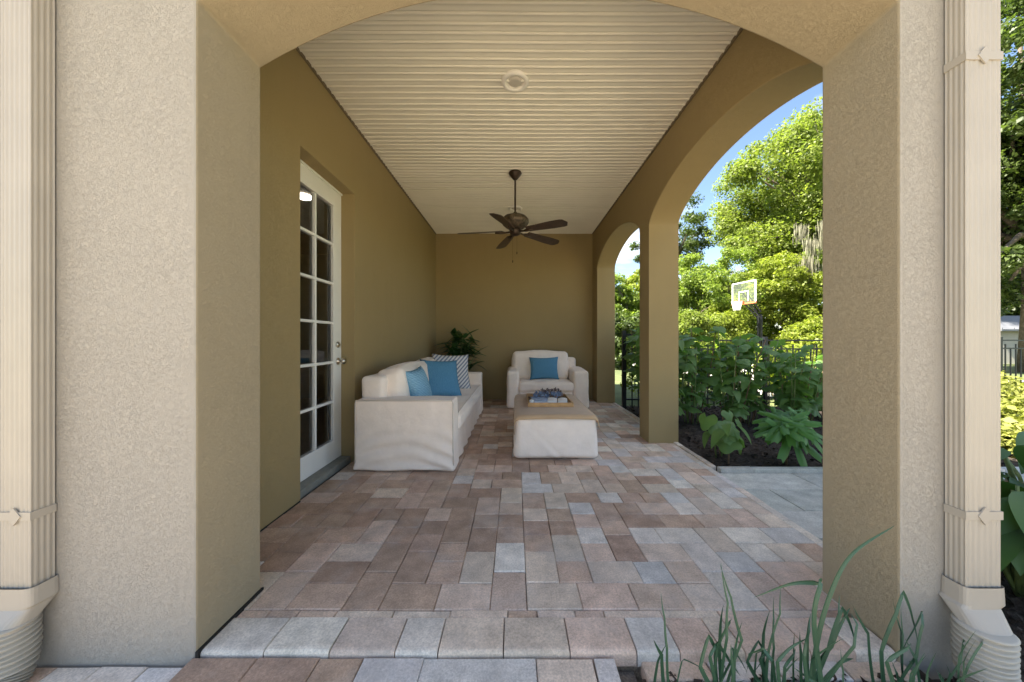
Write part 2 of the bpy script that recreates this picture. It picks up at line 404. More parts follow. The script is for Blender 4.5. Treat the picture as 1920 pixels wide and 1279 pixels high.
def quads_obj(name, V, mat, parent=None):
    n = len(V) // 4
    me = bpy.data.meshes.new(name); me.vertices.add(len(V)); me.vertices.foreach_set('co', V.astype(np.float32).ravel())
    me.loops.add(n * 4); me.loops.foreach_set('vertex_index', np.arange(n * 4, dtype=np.int32))
    me.polygons.add(n); me.polygons.foreach_set('loop_start', np.arange(0, n * 4, 4, dtype=np.int32)); me.polygons.foreach_set('loop_total', np.full(n, 4, dtype=np.int32))
    me.update(calc_edges=True); me.materials.append(MATS[mat])
    o = bpy.data.objects.new(name, me); col.objects.link(o)
    if parent: o.parent = parent
    return o

# ------------------------------------------------------------------ the setting: ground sheets
CEIL = 3.106; XL = -1.49; XR = 1.45; XO = 1.77; YB = 6.40; YF0, YF1 = 1.217, 1.528
def sheet(name, x0, x1, y0, y1, z, mat, nx=1, ny=1, amp=0.0):
    m = MB()
    for j in range(ny + 1):
        for i in range(nx + 1):
            x = x0 + (x1 - x0) * i / nx; y = y0 + (y1 - y0) * j / ny
            dz = amp * (mnoise.noise(Vector((x * 3, y * 3, 0))) + .5 * mnoise.noise(Vector((x * 9, y * 9, 3)))) if amp else 0
            m.v.append((x, y, z + dz))
    for j in range(ny):
        for i in range(nx):
            a = j * (nx + 1) + i; m.f.append((a, a + 1, a + nx + 2, a + nx + 1))
    o = m.build(name, mat, smooth=bool(amp)); o['kind'] = 'structure'; return o
sheet('bounce_ground', -14, 12, -16, 0.1, -0.14, 'bounce_ground_paving')  # unseen sheet added behind the camera to bounce warm sunlight into porch
sheet('ground', -500, 500, -500, 500, -0.16, 'lawn')
sheet('basketball_court', 5.6, 15.5, 6.9, 18.5, -0.13, 'court')
sheet('flower_bed', 1.74, 6.2, 2.93, 6.0, -0.045, 'soil', 90, 60, 0.022)
sheet('side_bed', 1.62, 5.2, -0.6, 1.93, -0.075, 'soil', 70, 50, 0.02)
sheet('front_bed', 0.44, 1.615, 0.2, 1.185, -0.055, 'soil', 40, 30, 0.014)
for nm, (x0, x1, y0, y1, z), nchip, sd in (('bed_mulch', (1.8, 6.1, 2.97, 5.9, -0.03), 5200, 3), ('side_mulch', (1.72, 4.5, 0.7, 1.9, -0.065), 2600, 4), ('front_mulch', (0.47, 1.6, 0.9, 1.17, -0.05), 1100, 5)):
    rng = np.random.default_rng(sd)
    cc = np.stack([rng.uniform(x0, x1, nchip), rng.uniform(y0, y1, nchip), z + rng.uniform(-.012, .022, nchip)], 1)
    o = quads_obj(nm, leaf_cloud(cc, np.full(nchip, .004), 1, 0.045, sd, up=1.2), 'soil'); tag(o, 'dark shredded mulch chips lying on the bed soil', 'mulch', kind='stuff')

# patio: a sand base with pavers laid on it
patio = box('patio', (XL - 0.05, 1.245, -0.14), (1.70, YB + .05, -0.03), 'gap_sand'); patio['kind'] = 'structure'
FAM = {'brown': (0.45, 0.32, 0.24), 'tan': (0.53, 0.39, 0.30), 'pink': (0.63, 0.485, 0.39), 'buff': (0.66, 0.55, 0.45), 'pale': (0.72, 0.655, 0.575), 'grey': (0.64, 0.605, 0.57)}
PM = {}
def paver_shape(w, d, h=0.055, ch=0.0038, g=0.0013):
    a, b = w / 2 - g, d / 2 - g
    v = [(-a,-b,-h),(a,-b,-h),(a,b,-h),(-a,b,-h),(-a,-b,-ch),(a,-b,-ch),(a,b,-ch),(-a,b,-ch),(-a+ch,-b+ch,0),(a-ch,-b+ch,0),(a-ch,b-ch,0),(-a+ch,b-ch,0)]
    f = [(0,1,5,4),(1,2,6,5),(2,3,7,6),(3,0,4,7),(4,5,9,8),(5,6,10,9),(6,7,11,10),(7,4,8,11),(8,9,10,11)]
    return v, f
def paver_mesh(w, d):
    k = (round(w, 3), round(d, 3))
    if k not in PM:
        me = bpy.data.meshes.new('paver'); v, f = paver_shape(w, d); me.from_pydata(v, [], f); me.materials.append(MATS['paver']); PM[k] = me
    return PM[k]
def tint(c, rs):
    k = rs.uniform(0.89, 1.10); j = [rs.uniform(0.99, 1.03), rs.uniform(0.985, 1.01), rs.uniform(0.96, 1.0)]
    return tuple(min(1, x * k * y) for x, y in zip(c, j))
rs = random.Random(21)
def pick_family(x, y):
    sx = max(0, min(1, (x + 0.3) / 1.5)); near = max(0, min(1, (2.4 - y) / 1.0))  # more pale stones: right, weathered plus painted sky reflection; near, painted stronger light
    w = {'brown': 0.42 * (1 - .9 * sx) * (1 - .5 * near), 'tan': 0.30 * (1 - .4 * sx), 'pink': 0.10 + .28 * sx + .12 * near, 'buff': 0.05 + .16 * sx + .1 * near, 'pale': 0.04 + .15 * sx * sx + .04 * near, 'grey': 0.02 + .16 * sx * sx}
    return rs.choices(list(w), list(w.values()))[0]
def lay_paver(w, d, x, y, z, fam, parent, name='paver'):
    o = bpy.data.objects.new(name, paver_mesh(w, d)); col.objects.link(o); o.parent = parent
    o.location = (x + rs.uniform(-.0012, .0012), y + rs.uniform(-.0012, .0012), z + rs.uniform(-.0025, .0015))
    o.rotation_euler = (rs.uniform(-.006, .006), rs.uniform(-.006, .006), rs.uniform(-.006, .006))
    o.color = (*tint(FAM[fam], rs), 1); return o
U = 0.0775; NX, NY = 41, 66; X0, Y0 = XL - 0.01, 1.418
def tile_field(seed):
    r0 = random.Random(seed); grid = [[False] * NX for _ in range(NY + 4)]; cells = []; run = [0] * (NX + 1); score = 0
    joint = [[False] * (NX + 1) for _ in range(NY + 4)]
    for j in range(NY):
        i = 0
        while i < NX:
            if grid[j][i]: i += 1; continue
            r_ = 0
            while i + r_ < NX and not grid[j][i + r_]: r_ += 1
            opts = []
            for (w, h, p) in ((3, 2, .40), (2, 3, .26), (2, 2, .34)):
                if w > r_ or r_ - w == 1: continue
                if w < r_ and j and joint[j - 1][i + w]: p *= .25 ** min(run[i + w], 6)
                if w < r_ - 1 and j and joint[j - 1][i]: p *= .8
                opts.append((w, h, p))
            w, h, _ = r0.choices(opts, [o_[2] for o_ in opts])[0] if opts else (r_, 2, 1)
            for jj in range(j, j + h):
                joint[jj][i] = joint[jj][i + w] = True
                for ii in range(i, i + w): grid[jj][ii] = True
            cells.append((i, j, w, h)); i += w
        for q in range(1, NX):
            run[q] = run[q] + 1 if joint[j][q] else 0
            score += max(0, run[q] - 3) ** 2
    return score, cells
cells = min((tile_field(q) for q in range(60)), key=lambda t: t[0])[1]
lay = []
for (i, j, w, h) in cells:
    x0, x1, y0, y1 = X0 + i * U, X0 + (i + w) * U, Y0 + j * U, Y0 + (j + h) * U
    x1 = min(x1, 1.66); y1 = min(y1, YB + .02)
    if x1 - x0 < .02 or y1 - y0 < .02: continue
    if y1 < YF1 + .01 and (x1 < -1.145 or x0 > 1.38): continue
    lay.append((x0, x1, y0, y1))
hidden = lambda x, y: (2.95 < y < 5.45 and x < -0.62) or (3.25 < y < 4.4 and 0.06 < x < 0.74) or (y > 5.65 and 0.0 < x < 1.05)
lay.sort(key=lambda q: (hidden((q[0] + q[1]) / 2, (q[2] + q[3]) / 2), (q[2] + q[3]) / 2))
far_v, far_f, far_c = [], [], []
for k, (x0, x1, y0, y1) in enumerate(lay):
    w, d, x, y = x1 - x0, y1 - y0, (x0 + x1) / 2, (y0 + y1) / 2; fam = pick_family(x, y)
    if k < 276: lay_paver(w, d, x, y, 0, fam, patio)
    else:
        v, f = paver_shape(w, d); o_ = len(far_v); c = tint(FAM[fam], rs); dz = rs.uniform(-.002, .0015)
        far_v += [(a + x, b + y, c_ + dz) for a, b, c_ in v]; far_f += [tuple(i + o_ for i in q) for q in f]; far_c += [c] * len(v)
m = MB(); m.v, m.f = far_v, far_f
o = m.build('far_pavers', 'paver_far', patio); o['kind'] = 'stuff'
ca = o.data.color_attributes.new('tint', 'FLOAT_COLOR', 'POINT')
ca.data.foreach_set('color', np.concatenate([np.array(far_c), np.ones((len(far_c), 1))], 1).astype(np.float32).ravel())
# border course with rounded nose, thin cut strip behind it
BP = {}
def nose_mesh(w):
    k = round(w, 3)
    if k in BP: return BP[k]
    a = w / 2 - .002; prof = [(-.0765, -.055), (-.0765, -.012), (-.074, -.005), (-.068, -.0015), (-.058, 0), (.071, 0), (.0745, -.004), (.0745, -.055)]
    v = []; 
    for s_, ins in ((-a, 0), (-a + .004, .003), (a - .004, .003), (a, 0)):
        for (y, z) in prof: v.append((s_, y, z - (0 if ins else .003)))
    n = len(prof); f = []
    for q in range(3):
        for i in range(n - 1): f.append((q * n + i, (q + 1) * n + i, (q + 1) * n + i + 1, q * n + i + 1))
    f.append(tuple(range(n))); f.append(tuple(range(3 * n, 4 * n))[::-1])
    me = bpy.data.meshes.new('border_paver'); me.from_pydata(v, [], f); me.materials.append(MATS['paver']); BP[k] = me; return me
x = -1.138; seq = [(.235, 'pale'), (.235, 'pale'), (.235, 'buff'), (.155, 'pale'), (.235, 'buff'), (.24, 'buff'), (.24, 'pink'), (.155, 'grey'), (.155, 'pink'), (.08, 'buff'), (.235, 'pink'), (.16, 'pink'), (.145, 'pale')]
for w, fam in seq:
    o = bpy.data.objects.new('border_paver', nose_mesh(w)); col.objects.link(o); o.parent = patio
    o.location = (x + w / 2, 1.2995, 0.004 + rs.uniform(-.002, .002)); o.color = (*tint(FAM[fam], rs), 1); o.rotation_euler = (0, rs.uniform(-.006, .006), rs.uniform(-.006, .006)); x += w
x = -1.13
while x < 1.34:
    w = rs.choice((.12, .155, .235)); w = min(w, 1.36 - x); lay_paver(w, .04, x + w / 2, 1.397, -.001, rs.choice(('buff', 'pink', 'buff', 'tan')), patio); x += w
y = 1.58
while y < 6.0:
    d = rs.choice((.155, .235)); lay_paver(.062, d, 1.692, y + d / 2, -.004, rs.choice(('pale', 'pale', 'buff', 'grey')), patio, 'edge_strip'); y += d
# lower walk in front of the step
walk = box('front_walk', (-6, -.5, -0.2), (0.43, 1.24, -0.085), 'gap_sand'); walk['kind'] = 'structure'
x = -1.15
for w, fam, y1_ in ((.235, 'brown', 1.216), (.22, 'brown', 1.216), (.155, 'brown', 1.216), (.215, 'grey', 1.216), (.40, 'grey', 1.216), (.20, 'buff', 1.216)):
    lay_paver(w, .235, x + w / 2, y1_ - .1175, -.012, fam, walk); x += w
lay_paver(.075, .235, x + .04, 1.0985, -.012, 'grey', walk)
x = -1.16
for w, fam in ((.155, 'grey'), (.155, 'brown'), (.155, 'pink'), (.235, 'grey'), (.235, 'tan')):
    lay_paver(w, .155, x - w / 2, 1.055, -.036, fam, walk); x -= w
x = -1.148
for w, fam in ((.15, 'grey'), (.165, 'pale'), (.155, 'pale'), (.235, 'tan')):
    lay_paver(w, .075, x - w / 2, 1.172, -.036, fam, walk); x -= w
m = MB(); 
for w_, x_ in ((.23, .565), (.23, .80), (.23, 1.035), (.23, 1.27)):
    lay_paver(w_, .075, x_, 1.195, -.034, rs.choice(('grey', 'pink', 'buff')), walk)
# concrete side path
path = box('side_path', (1.715, 1.95, -0.16), (9.0, 2.90, -0.045), 'gap_sand'); path['kind'] = 'structure'
FAM['slab'] = (0.52, 0.53, 0.49)
lay_paver(.198, .32, 1.82, 2.42, -.012, 'slab', path, 'slab')
x = 1.72
while x < 5.2:
    for (ya, yb) in ((1.955, 2.26), (2.26, 2.58), (2.58, 2.895)):
        o = lay_paver(.62, yb - ya, x + .31 + (.2 if ya > 2 and ya < 2.4 else 0), (ya + yb) / 2, -.012, 'slab', path, 'slab')
    x += .62
edging = empty('garden_edging', (1.74, 2.93, 0), 'row of narrow pale edging stones between soil and concrete path', 'edging')
x = 1.75
while x < 5.5:
    w = rs.uniform(.26, .36); o = lay_paver(w, .06, x + w / 2 - 1.74, 0.0, .022, rs.choice(('pale', 'buff', 'slab')), edging, 'edging_stone'); o.parent = edging; x += w
y = 3.0
while y < 5.9:
    d = rs.uniform(.26, .36); lay_paver(.05, d, 0.0, y + d / 2 - 2.93, .012, rs.choice(('pale', 'buff')), edging, 'edging_stone'); y += d

# ------------------------------------------------------------------ the house
house = empty('house', (0, 1.2, 0), 'tan stucco house with arched covered porch and white glazed door', 'house')
house.location = (0, 0, 0)
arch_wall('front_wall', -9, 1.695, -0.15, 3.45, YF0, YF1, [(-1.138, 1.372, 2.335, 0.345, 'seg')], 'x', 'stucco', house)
fw = bpy.data.objects['front_wall']; fw.data.materials.append(MATS['stucco_warm_bounce'])
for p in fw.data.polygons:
    if abs(p.normal.y) < .5 and p.center.z < 3 and -1.2 < p.center.x < 1.4: p.material_index = 1  # arch reveals and underside get the golden bounce colour
arch_wall('arcade_wall', YF1 + .001, 6.75, -0.15, 3.45, XR, XO, [(1.56, 3.70, 2.36, 0.335, 'round'), (3.985, 6.05, 2.38, 0.335, 'round')], 'y', 'stucco_shaded', house)
arch_wall('side_wall', YF1 + .001, 9.0, -0.15, 3.45, XL - .25, XL, [(2.37, 3.17, 2.47, 0, 'flat')], 'y', 'stucco_shaded', house, 0.005)
box('rear_wall', (XL + .001, YB, -.15), (XR - .001, YB + .25, 3.45), 'stucco_shaded', house)
m = MB(); m.box((-9, 8.7, -.15), (XL - .26, 9, 3.45)); m.box((-9, YF1 + .01, -.15), (-8.75, 8.69, 3.45)); m.build('outer_wall', 'stucco', house)
# hip roof with overhang
m = MB(); e0, e1, f0, f1 = -9.5, 1.98, 0.66, 9.5
m.add([(e0, f0, 3.45), (e1, f0, 3.45), (e1, f1, 3.45), (e0, f1, 3.45), (-5.2, 5.1, 5.3), (-2.1, 5.1, 5.3), (e0, f0, 3.60), (e1, f0, 3.60), (e1, f1, 3.60), (e0, f1, 3.60)],
      [(0, 3, 2, 1), (0, 1, 7, 6), (1, 2, 8, 7), (2, 3, 9, 8), (3, 0, 6, 9), (6, 7, 5, 4), (7, 8, 5), (8, 9, 4, 5), (9, 6, 4)])
m.build('roof', 'roof_tile', house, recalc=True)
# ceiling of ribbed boards
ceil = box('ceiling', (XL - .01, YF1 - .02, CEIL + .03), (XR + .01, YB + .01, CEIL + .06), 'soffit', house)
PW = 0.067; y = YF1 + .001; k = 0
while y < YB - .002:
    w = min(PW, YB - y); m = MB(); prof = [(0, .012), (.001, .001), (.006, -.0075), (.012, -.009), (.018, -.0075), (.023, .001), (.026, .0035), (.046, .0035), (.060, .001), (w - .0002, .001), (w - .0001, .012)]
    prof = [p_ for p_ in prof if p_[0] <= w]; nseg = 30; ph = rs.uniform(0, 6)
    for i in range(nseg + 1):
        x = XL + .002 + (XR - XL - .004) * i / nseg
        dz = .0018 * math.sin(x * 2.1 + y * 1.3) + .0014 * mnoise.noise(Vector((x * 1.7, y * 2.3, 1))); dy = .004 * math.sin(x * 1.5 + 0.6) + .002 * mnoise.noise(Vector((x * 1.9, y * .7, 5)))
        for (py, pz) in prof: m.v.append((x, y + py + dy, CEIL + pz + dz))
    n = len(prof)
    for i in range(nseg):
        for q in range(n - 1): a = i * n + q; m.f.append((a, a + 1, a + n + 1, a + n))
    m.build('soffit_board', 'soffit', ceil, smooth=True); y += PW; k += 1
for (xa, xb) in ((XL, XL + .016), (XR - .016, XR)): box('ceiling_trim', (xa, YF1 + .002, CEIL - .016), (xb, YB - .001, CEIL + .004), 'trim_tan', house, .003)
# black strips imitating the shade in the gap where walls meet paving
m = MB(); m.box((-1.1375, YF0 - .004, -.06), (-1.128, YF1 + .004, .009)); m.build('base_shade_strip', 'painted_gap_shade', house)
m = MB(); m.box((XL, YF1 + .01, -.03), (XL + .006, 2.36, .006)); m.build('base_shade_strip', 'painted_gap_shade', house)
# room behind the door
m = MB(); x0, x1, y0, y1, z0, z1 = -5.0, XL - .255, 1.6, 6.5, 0.0, 2.75
m.add([(x0,y0,z0),(x1,y0,z0),(x1,y1,z0),(x0,y1,z0),(x0,y0,z1),(x1,y0,z1),(x1,y1,z1),(x0,y1,z1)], [(0,1,2,3),(7,6,5,4),(3,7,4,0),(2,6,7,3),(0,4,5,1)])
m.build('interior_room', 'room_dark', house)
m = MB(); m.lathe([(0, 2.728), (.085, 2.728), (.09, 2.745)], (-2.40, 3.86, 0), 20); m.build('room_lamp', 'lamp_glow', house)
# door
XD = -1.615
door = box('door', (XD - .046, 2.375, .047), (XD - .045, 2.376, .048), 'white_paint', house)
bpy.data.objects.remove(door)
m = MB(); yl0, yl1, zb0, zb1 = 2.372, 3.168, 0.047, 2.452; gl0, gl1, gz0, gz1 = 2.49, 3.022, 0.225, 2.31
m.box((XD - .045, yl0, zb0), (XD, gl0, zb1)); m.box((XD - .045, gl1, zb0), (XD, yl1, zb1)); m.box((XD - .045, gl0, zb0), (XD, gl1, gz0)); m.box((XD - .045, gl0, gz1), (XD, gl1, zb1))
door = m.build('door', 'white_paint', house)
door['label'] = 'white door with twelve glass panes'
m = MB(); s = .016
for (a, b) in ((gl0 - .022, gl0 + .006), (gl1 - .006, gl1 + .022)): m.box((XD - .001, a, gz0 - .022), (XD + .012, b, gz1 + .022))
for (a, b) in ((gz0 - .022, gz0 + .006), (gz1 - .006, gz1 + .022)): m.box((XD - .001, gl0 + .006, a), (XD + .0115, gl1 - .006, b))
m.build('glass_bead', 'white_paint', door, bevel=.003)
gm = (gl0 + gl1) / 2
box('muntin', (XD - .03, gm - .011, gz0), (XD + .006, gm + .011, gz1), 'white_paint', door, .003)
for i in range(1, 6):
    z = gz0 + (gz1 - gz0) * i / 6; box('muntin', (XD - .029, gl0, z - .011), (XD + .0055, gl1, z + .011), 'white_paint', door, .003)
for i in range(6):
    for (a, b) in ((gl0, gm - .011), (gm + .011, gl1)):
        zz0 = gz0 + (gz1 - gz0) * i / 6 + .011; zz1 = gz0 + (gz1 - gz0) * (i + 1) / 6 - .011; box('pane', (XD - .022, a, zz0), (XD - .017, b, zz1), 'glass', door)
m = MB(); m.lathe([(.001, 0), (.031, 0), (.031, .006), (.014, .012), (.012, .032), (.028, .042), (.031, .056), (.024, .068), (.001, .072)], (0, 0, 0), 20)
o = m.build('knob', 'nickel', door, smooth=True, loc=(XD + .001, 3.105, .925)); o.rotation_euler = (0, R(90), 0)
m = MB(); m.lathe([(.001, 0), (.028, 0), (.028, .008), (.02, .014), (.001, .014)], (0, 0, 0), 20); m.box((-.006, -.018, .012), (.006, .018, .03))
o = m.build('deadbolt', 'nickel', door, loc=(XD + .001, 3.10, 1.075)); o.rotation_euler = (0, R(90), 0)
box('door_head', (XD - .05, 2.372, 2.4535), (XD + .012, 3.168, 2.469), 'white_paint', house)
box('threshold', (XL - .245, 2.372, -.02), (XL - .035, 3.168, .044), 'threshold', house, .006)

# recessed lights
def recessed(y, label):
    e = empty('recessed_light', (0, y, CEIL), label, 'ceiling light', 'recessed porch ceiling lights')
    m = MB(); m.lathe([(.070, .03), (.070, -.012), (.076, -.019), (.090, -.020), (.103, -.014), (.107, -.006), (.107, .004)], seg=44); m.build('trim_ring', 'trim_plastic', e, True)
    m = MB(); m.lathe([(.0695, -.010), (.064, .004), (.055, .012)], seg=44); m.build('baffle', 'trim_plastic', e, True)
    m = MB(); m.lathe([(.001, -.013), (.03, -.0125), (.045, -.010), (.052, -.004), (.056, .012)], (0, .006, 0), seg=44); m.build('lens', 'lamp_lens', e, True)
recessed(2.62, 'round white recessed ceiling light nearest the front arch')
recessed(5.15, 'round white recessed ceiling light behind the fan')

# ceiling fan
fan = empty('ceiling_fan', (0, 4.05, CEIL), 'dark bronze five blade ceiling fan hanging on a long rod', 'ceiling fan')
m = MB(); m.lathe([(.001, 0), (.075, -.003), (.078, -.012), (.07, -.03), (.04, -.068), (.02, -.09), (.001, -.092)]); m.build('canopy', 'bronze', fan, True)
m = MB(); m.tube([(0, 0, -.06), (0, 0, -.50)], .011, 12); m.build('rod', 'bronze', fan, True)
m = MB(); m.lathe([(.012, -.47), (.02, -.475), (.024, -.50), (.075, -.508), (.13, -.53), (.16, -.565), (.163, -.59), (.15, -.62), (.11, -.655), (.075, -.675), (.05, -.68)], seg=36); m.build('motor_housing', 'bronze_mottled', fan, True)
m = MB(); m.lathe([(.05, -.67), (.07, -.675), (.068, -.70), (.06, -.735), (.03, -.752), (.001, -.754)], seg=28); m.build('switch_housing', 'bronze', fan, True)
bm_v = []; NB = 16; L0, L1 = .17, .69
prof = []
for i in range(NB + 1):
    t = i / NB; w = .052 + .020 * min(1, t * 1.6); w *= math.sqrt(max(0, 1 - max(0, (t - .86) / .14)**2.4)) if t > .86 else 1
    prof.append((L0 + (L1 - L0) * t, max(w, .004)))
for q in range(5):
    a = R(36 + 72 * q)
    m = MB(); P_ = R(-13)
    for (x, w) in prof:
        for (yy, zz) in ((-w, -.003), (w, -.003), (w, .003), (-w, .003)):
            y2, z2 = yy * math.cos(P_) - zz * math.sin(P_), yy * math.sin(P_) + zz * math.cos(P_); m.v.append((x, y2, z2 - .05 * (x - .17)))
    for i in range(NB):
        for k in range(4): a0 = i * 4 + k; a1 = i * 4 + (k + 1) % 4; m.f.append((a0, a1, a1 + 4, a0 + 4))
    m.f.append((0, 3, 2, 1)); m.f.append(tuple(NB * 4 + k for k in range(4)))
    bl = m.build('blade', 'blade_wood', fan, loc=(0, 0, -.705)); bl.rotation_euler = (0, 0, a)
    m = MB(); m.tube([(.06, 0, -.005), (.12, 0, -.012), (.17, 0, -.010), (.24, 0, -.010)], [.012, .011, .022, .016], 8, flat=.35); m.build('bracket', 'bronze', bl, True)
for dx, dl in ((.02, .20), (-.03, .30)):
    m = MB(); m.tube([(dx, 0, -.745), (dx, 0, -.745 - dl)], .0012, 5); m.lathe([(.001, -.745 - dl - .03), (.006, -.745 - dl - .02), (.005, -.745 - dl), (.001, -.745 - dl)], (dx, 0, 0), 8); m.build('pull_chain', 'bronze', fan)

# downspouts
def downspout(x0, x1, y0, label, pipe_c):
    e = empty('downspout', ((x0 + x1) / 2, y0, 0), label, 'downspout', 'downspouts on the front wall')
    xm = (x0 + x1) / 2; a = (x1 - x0) / 2; dp = YF0 - .004 - y0
    pr = []
    def edge(p, q, nrm, k):
        p, q = Vector(p), Vector(q); nrm = Vector(nrm); L = (q - p).length
        for i in range(k * 4):
            t = (i + .5) / (k * 4); on = (i % 4) in (1, 2); edge_in = .07 < t < .93
            pr.append(p.lerp(q, t) - nrm * (.0018 if on and edge_in else 0))
    edge((-a, 0), (a, 0), (0, -1), 6); edge((a, 0), (a, dp), (1, 0), 4); edge((a, dp), (-a, dp), (0, 1), 2); edge((-a, dp), (-a, 0), (-1, 0), 4)
    m = MB(); n = len(pr)
    for z in (.28, 1.2, 2.2, 3.55):
        for p in pr: m.v.append((p.x, p.y, z))
    for j in range(3):
        for i in range(n): m.f.append((j * n + i, j * n + (i + 1) % n, (j + 1) * n + (i + 1) % n, (j + 1) * n + i))
    m.build('pipe', 'downspout_paint', e)
    for z in ((.525, 2.08) if x0 > 0 else (.525,)):
        m = MB(); t = .003; h = .014
        m.box((-a - t, -t, z - h), (a + t, -.0002, z + h)); m.box((-a - t, 0, z - h), (-a - .0002, dp, z + h)); m.box((a + .0002, 0, z - h), (a + t, dp, z + h))
        m.add([(-.024, -t * 2, z), (0, -t * 2, z - .03), (.024, -t * 2, z), (0, -t * 2, z + .03), (-.024, -t * .5, z), (0, -t * .5, z - .03), (.024, -t * .5, z), (0, -t * .5, z + .03)], [(0, 1, 2, 3), (0, 4, 5, 1), (1, 5, 6, 2), (2, 6, 7, 3), (3, 7, 4, 0)])
        m.build('strap', 'downspout_paint', e)
    b = pipe_c[0] - xm; c = pipe_c[1] - y0
    m = MB(); rings = [((0, dp / 2), a + .010, dp / 2 + .010, .285), ((0, dp / 2), a + .012, dp / 2 + .012, .225), ((b * .3, dp / 2), a + .008, dp / 2 + .012, .215), ((b * .8, c), .06, .05, .165), ((b, c), .058, .058, .15)]
    for (cx, cy_), hx, hy, z in rings:
        for k in range(24):
            th = 2 * math.pi * k / 24 + math.pi / 24; cs, sn = math.cos(th), math.sin(th); pw = .35 if z > .2 else .9
            m.v.append((cx + hx * math.copysign(abs(cs)**pw, cs), cy_ + hy * math.copysign(abs(sn)**pw, sn), z))
    for j in range(len(rings) - 1):
        for k in range(24): m.f.append((j * 24 + k, (j + 1) * 24 + k, (j + 1) * 24 + (k + 1) % 24, j * 24 + (k + 1) % 24))
    m.build('adapter', 'downspout_paint', e)
    m = MB(); pts = []; rr = []; NR = 110
    for i in range(NR):
        t = i / (NR - 1); s_ = t * .36
        z = .175 - min(s_, .16) - max(0, s_ - .16) * .45; y = c - .10 * max(0, t - .25) ** 1.5
        pts.append((b * (1 + .15 * t), y, z)); rr.append(.062 + .0075 * math.sin(i * 2 * math.pi / 5.5))
    m.tube(pts, rr, 28); m.build('corrugated_pipe', 'drain_pipe', e, True)
    return e
downspout(-1.735, -1.633, 1.150, 'beige ribbed downspout on the wall left of the arch', (-1.700, 1.145))
downspout(1.525, 1.645, 1.155, 'beige ribbed downspout on the wall right of the arch', (1.545, 1.125))

# ------------------------------------------------------------------ furniture
def piping(name, pts, parent, r=.006):
    m = MB(); m.tube(pts, r, 6); return m.build(name, 'linen_shaded_seam', parent, True)
sofa = empty('sofa', (-.94, 4.2, 0), 'cream slipcovered two seat sofa standing along the left wall', 'sofa')
def rel(o, p): o.location = Vector(o.location) - Vector(p.location); o.parent = p
SX0, SX1, SY0, SY1 = -1.364, -.525, 2.90, 5.45
def folds(face_sign):
    def fn(p, nn, u):
        # p is local to the arm centre (height 0..0.6 -> -.3...3)
        h = (p.z + .30) / .60; uu = p.x / .42
        if nn.y * face_sign > .5 and h < .62:
            k = max(0, min(1, (.62 - h) / .25)); ph = h * 15 - 6.5 * (1 - uu * uu) * .42 + .6 * mnoise.noise(Vector((uu * 1.5, h * 2, 2)))
            d = .020 * math.sin(ph * 2.0) * k * (0.35 + .65 * abs(mnoise.noise(Vector((uu * 1.3 + 4, h * 2.5, 7))) * 2))
            p = p + Vector((0, face_sign * d, 0))
        if h < .45:
            fl = (.45 - h) ** 2 * .13
            p = p + Vector((nn.x * fl * .5, nn.y * fl * .9, 0))
        if h < .06: p.z += .012 * (1 - uu * uu) * (1 if nn.y * face_sign > .5 else .3) + .004 * math.sin(uu * 5)
        return p
    return fn
o = cushion('arm', (SX0, SY0, .004), (SX1, SY0 + .23, .606), 'linen_cream', sofa, .018, .006, .004, (40, 10, 40), folds(-1)); rel(o, sofa)
arm1 = o
o = cushion('arm', (SX0, SY1 - .23, .004), (SX1, SY1, .606), 'linen_cream', sofa, .018, .006, .004, (18, 8, 18), folds(1), 5); rel(o, sofa)
pp = [(-.413, -.119, -.25), (-.413, -.119, .27), (-.408, -.119, .297), (.408, -.119, .297), (.416, -.119, .27), (.417, -.119, -.1), (.422, -.125, -.25)]
piping('piping', pp, arm1)
o = cushion('back_frame', (SX0 - .005, SY0 + .12, .02), (SX0 + .20, SY1 - .12, .79), 'linen_cream', sofa, .04, .01, .004, (6, 24, 12), seed=2); rel(o, sofa)
def skirt(p, nn, u):
    h = (p.z + .15) / .30
    if nn.x > .5: p = p + Vector((.010 * math.sin(p.y * 21 + 2 * h) * (1 - h) + .004 * mnoise.noise(Vector((0, p.y * 6, h * 3))) + (1 - h)**2 * .02, 0, 0))
    return p
o = cushion('front_skirt', (SX0 + .15, SY0 + .245, .006), (SX1 - .012, SY1 - .245, .30), 'linen_cream', sofa, .015, 0, .002, (4, 60, 10), skirt); rel(o, sofa)
ym = (SY0 + SY1) / 2
for k, (a, b) in enumerate(((SY0 + .235, ym - .003), (ym + .003, SY1 - .235))):
    o = cushion('seat_cushion', (SX0 + .19, a, .285), (SX1 + .015, b, .435), 'linen_cream', sofa, .04, .026, .009, 24, seed=10 + k); rel(o, sofa)
    piping('piping', [(.31, -.47, .082), (.312, 0, .088), (.31, .47, .082)], o, .003)
    o2 = cushion('back_cushion', (SX0 + .09, a + .005, .43), (SX0 + .34, b - .005, .845), 'linen_cream', sofa, .05, .035, .014, 24, seed=20 + k); rel(o2, sofa); o2.rotation_euler = (0, R(-7), 0)

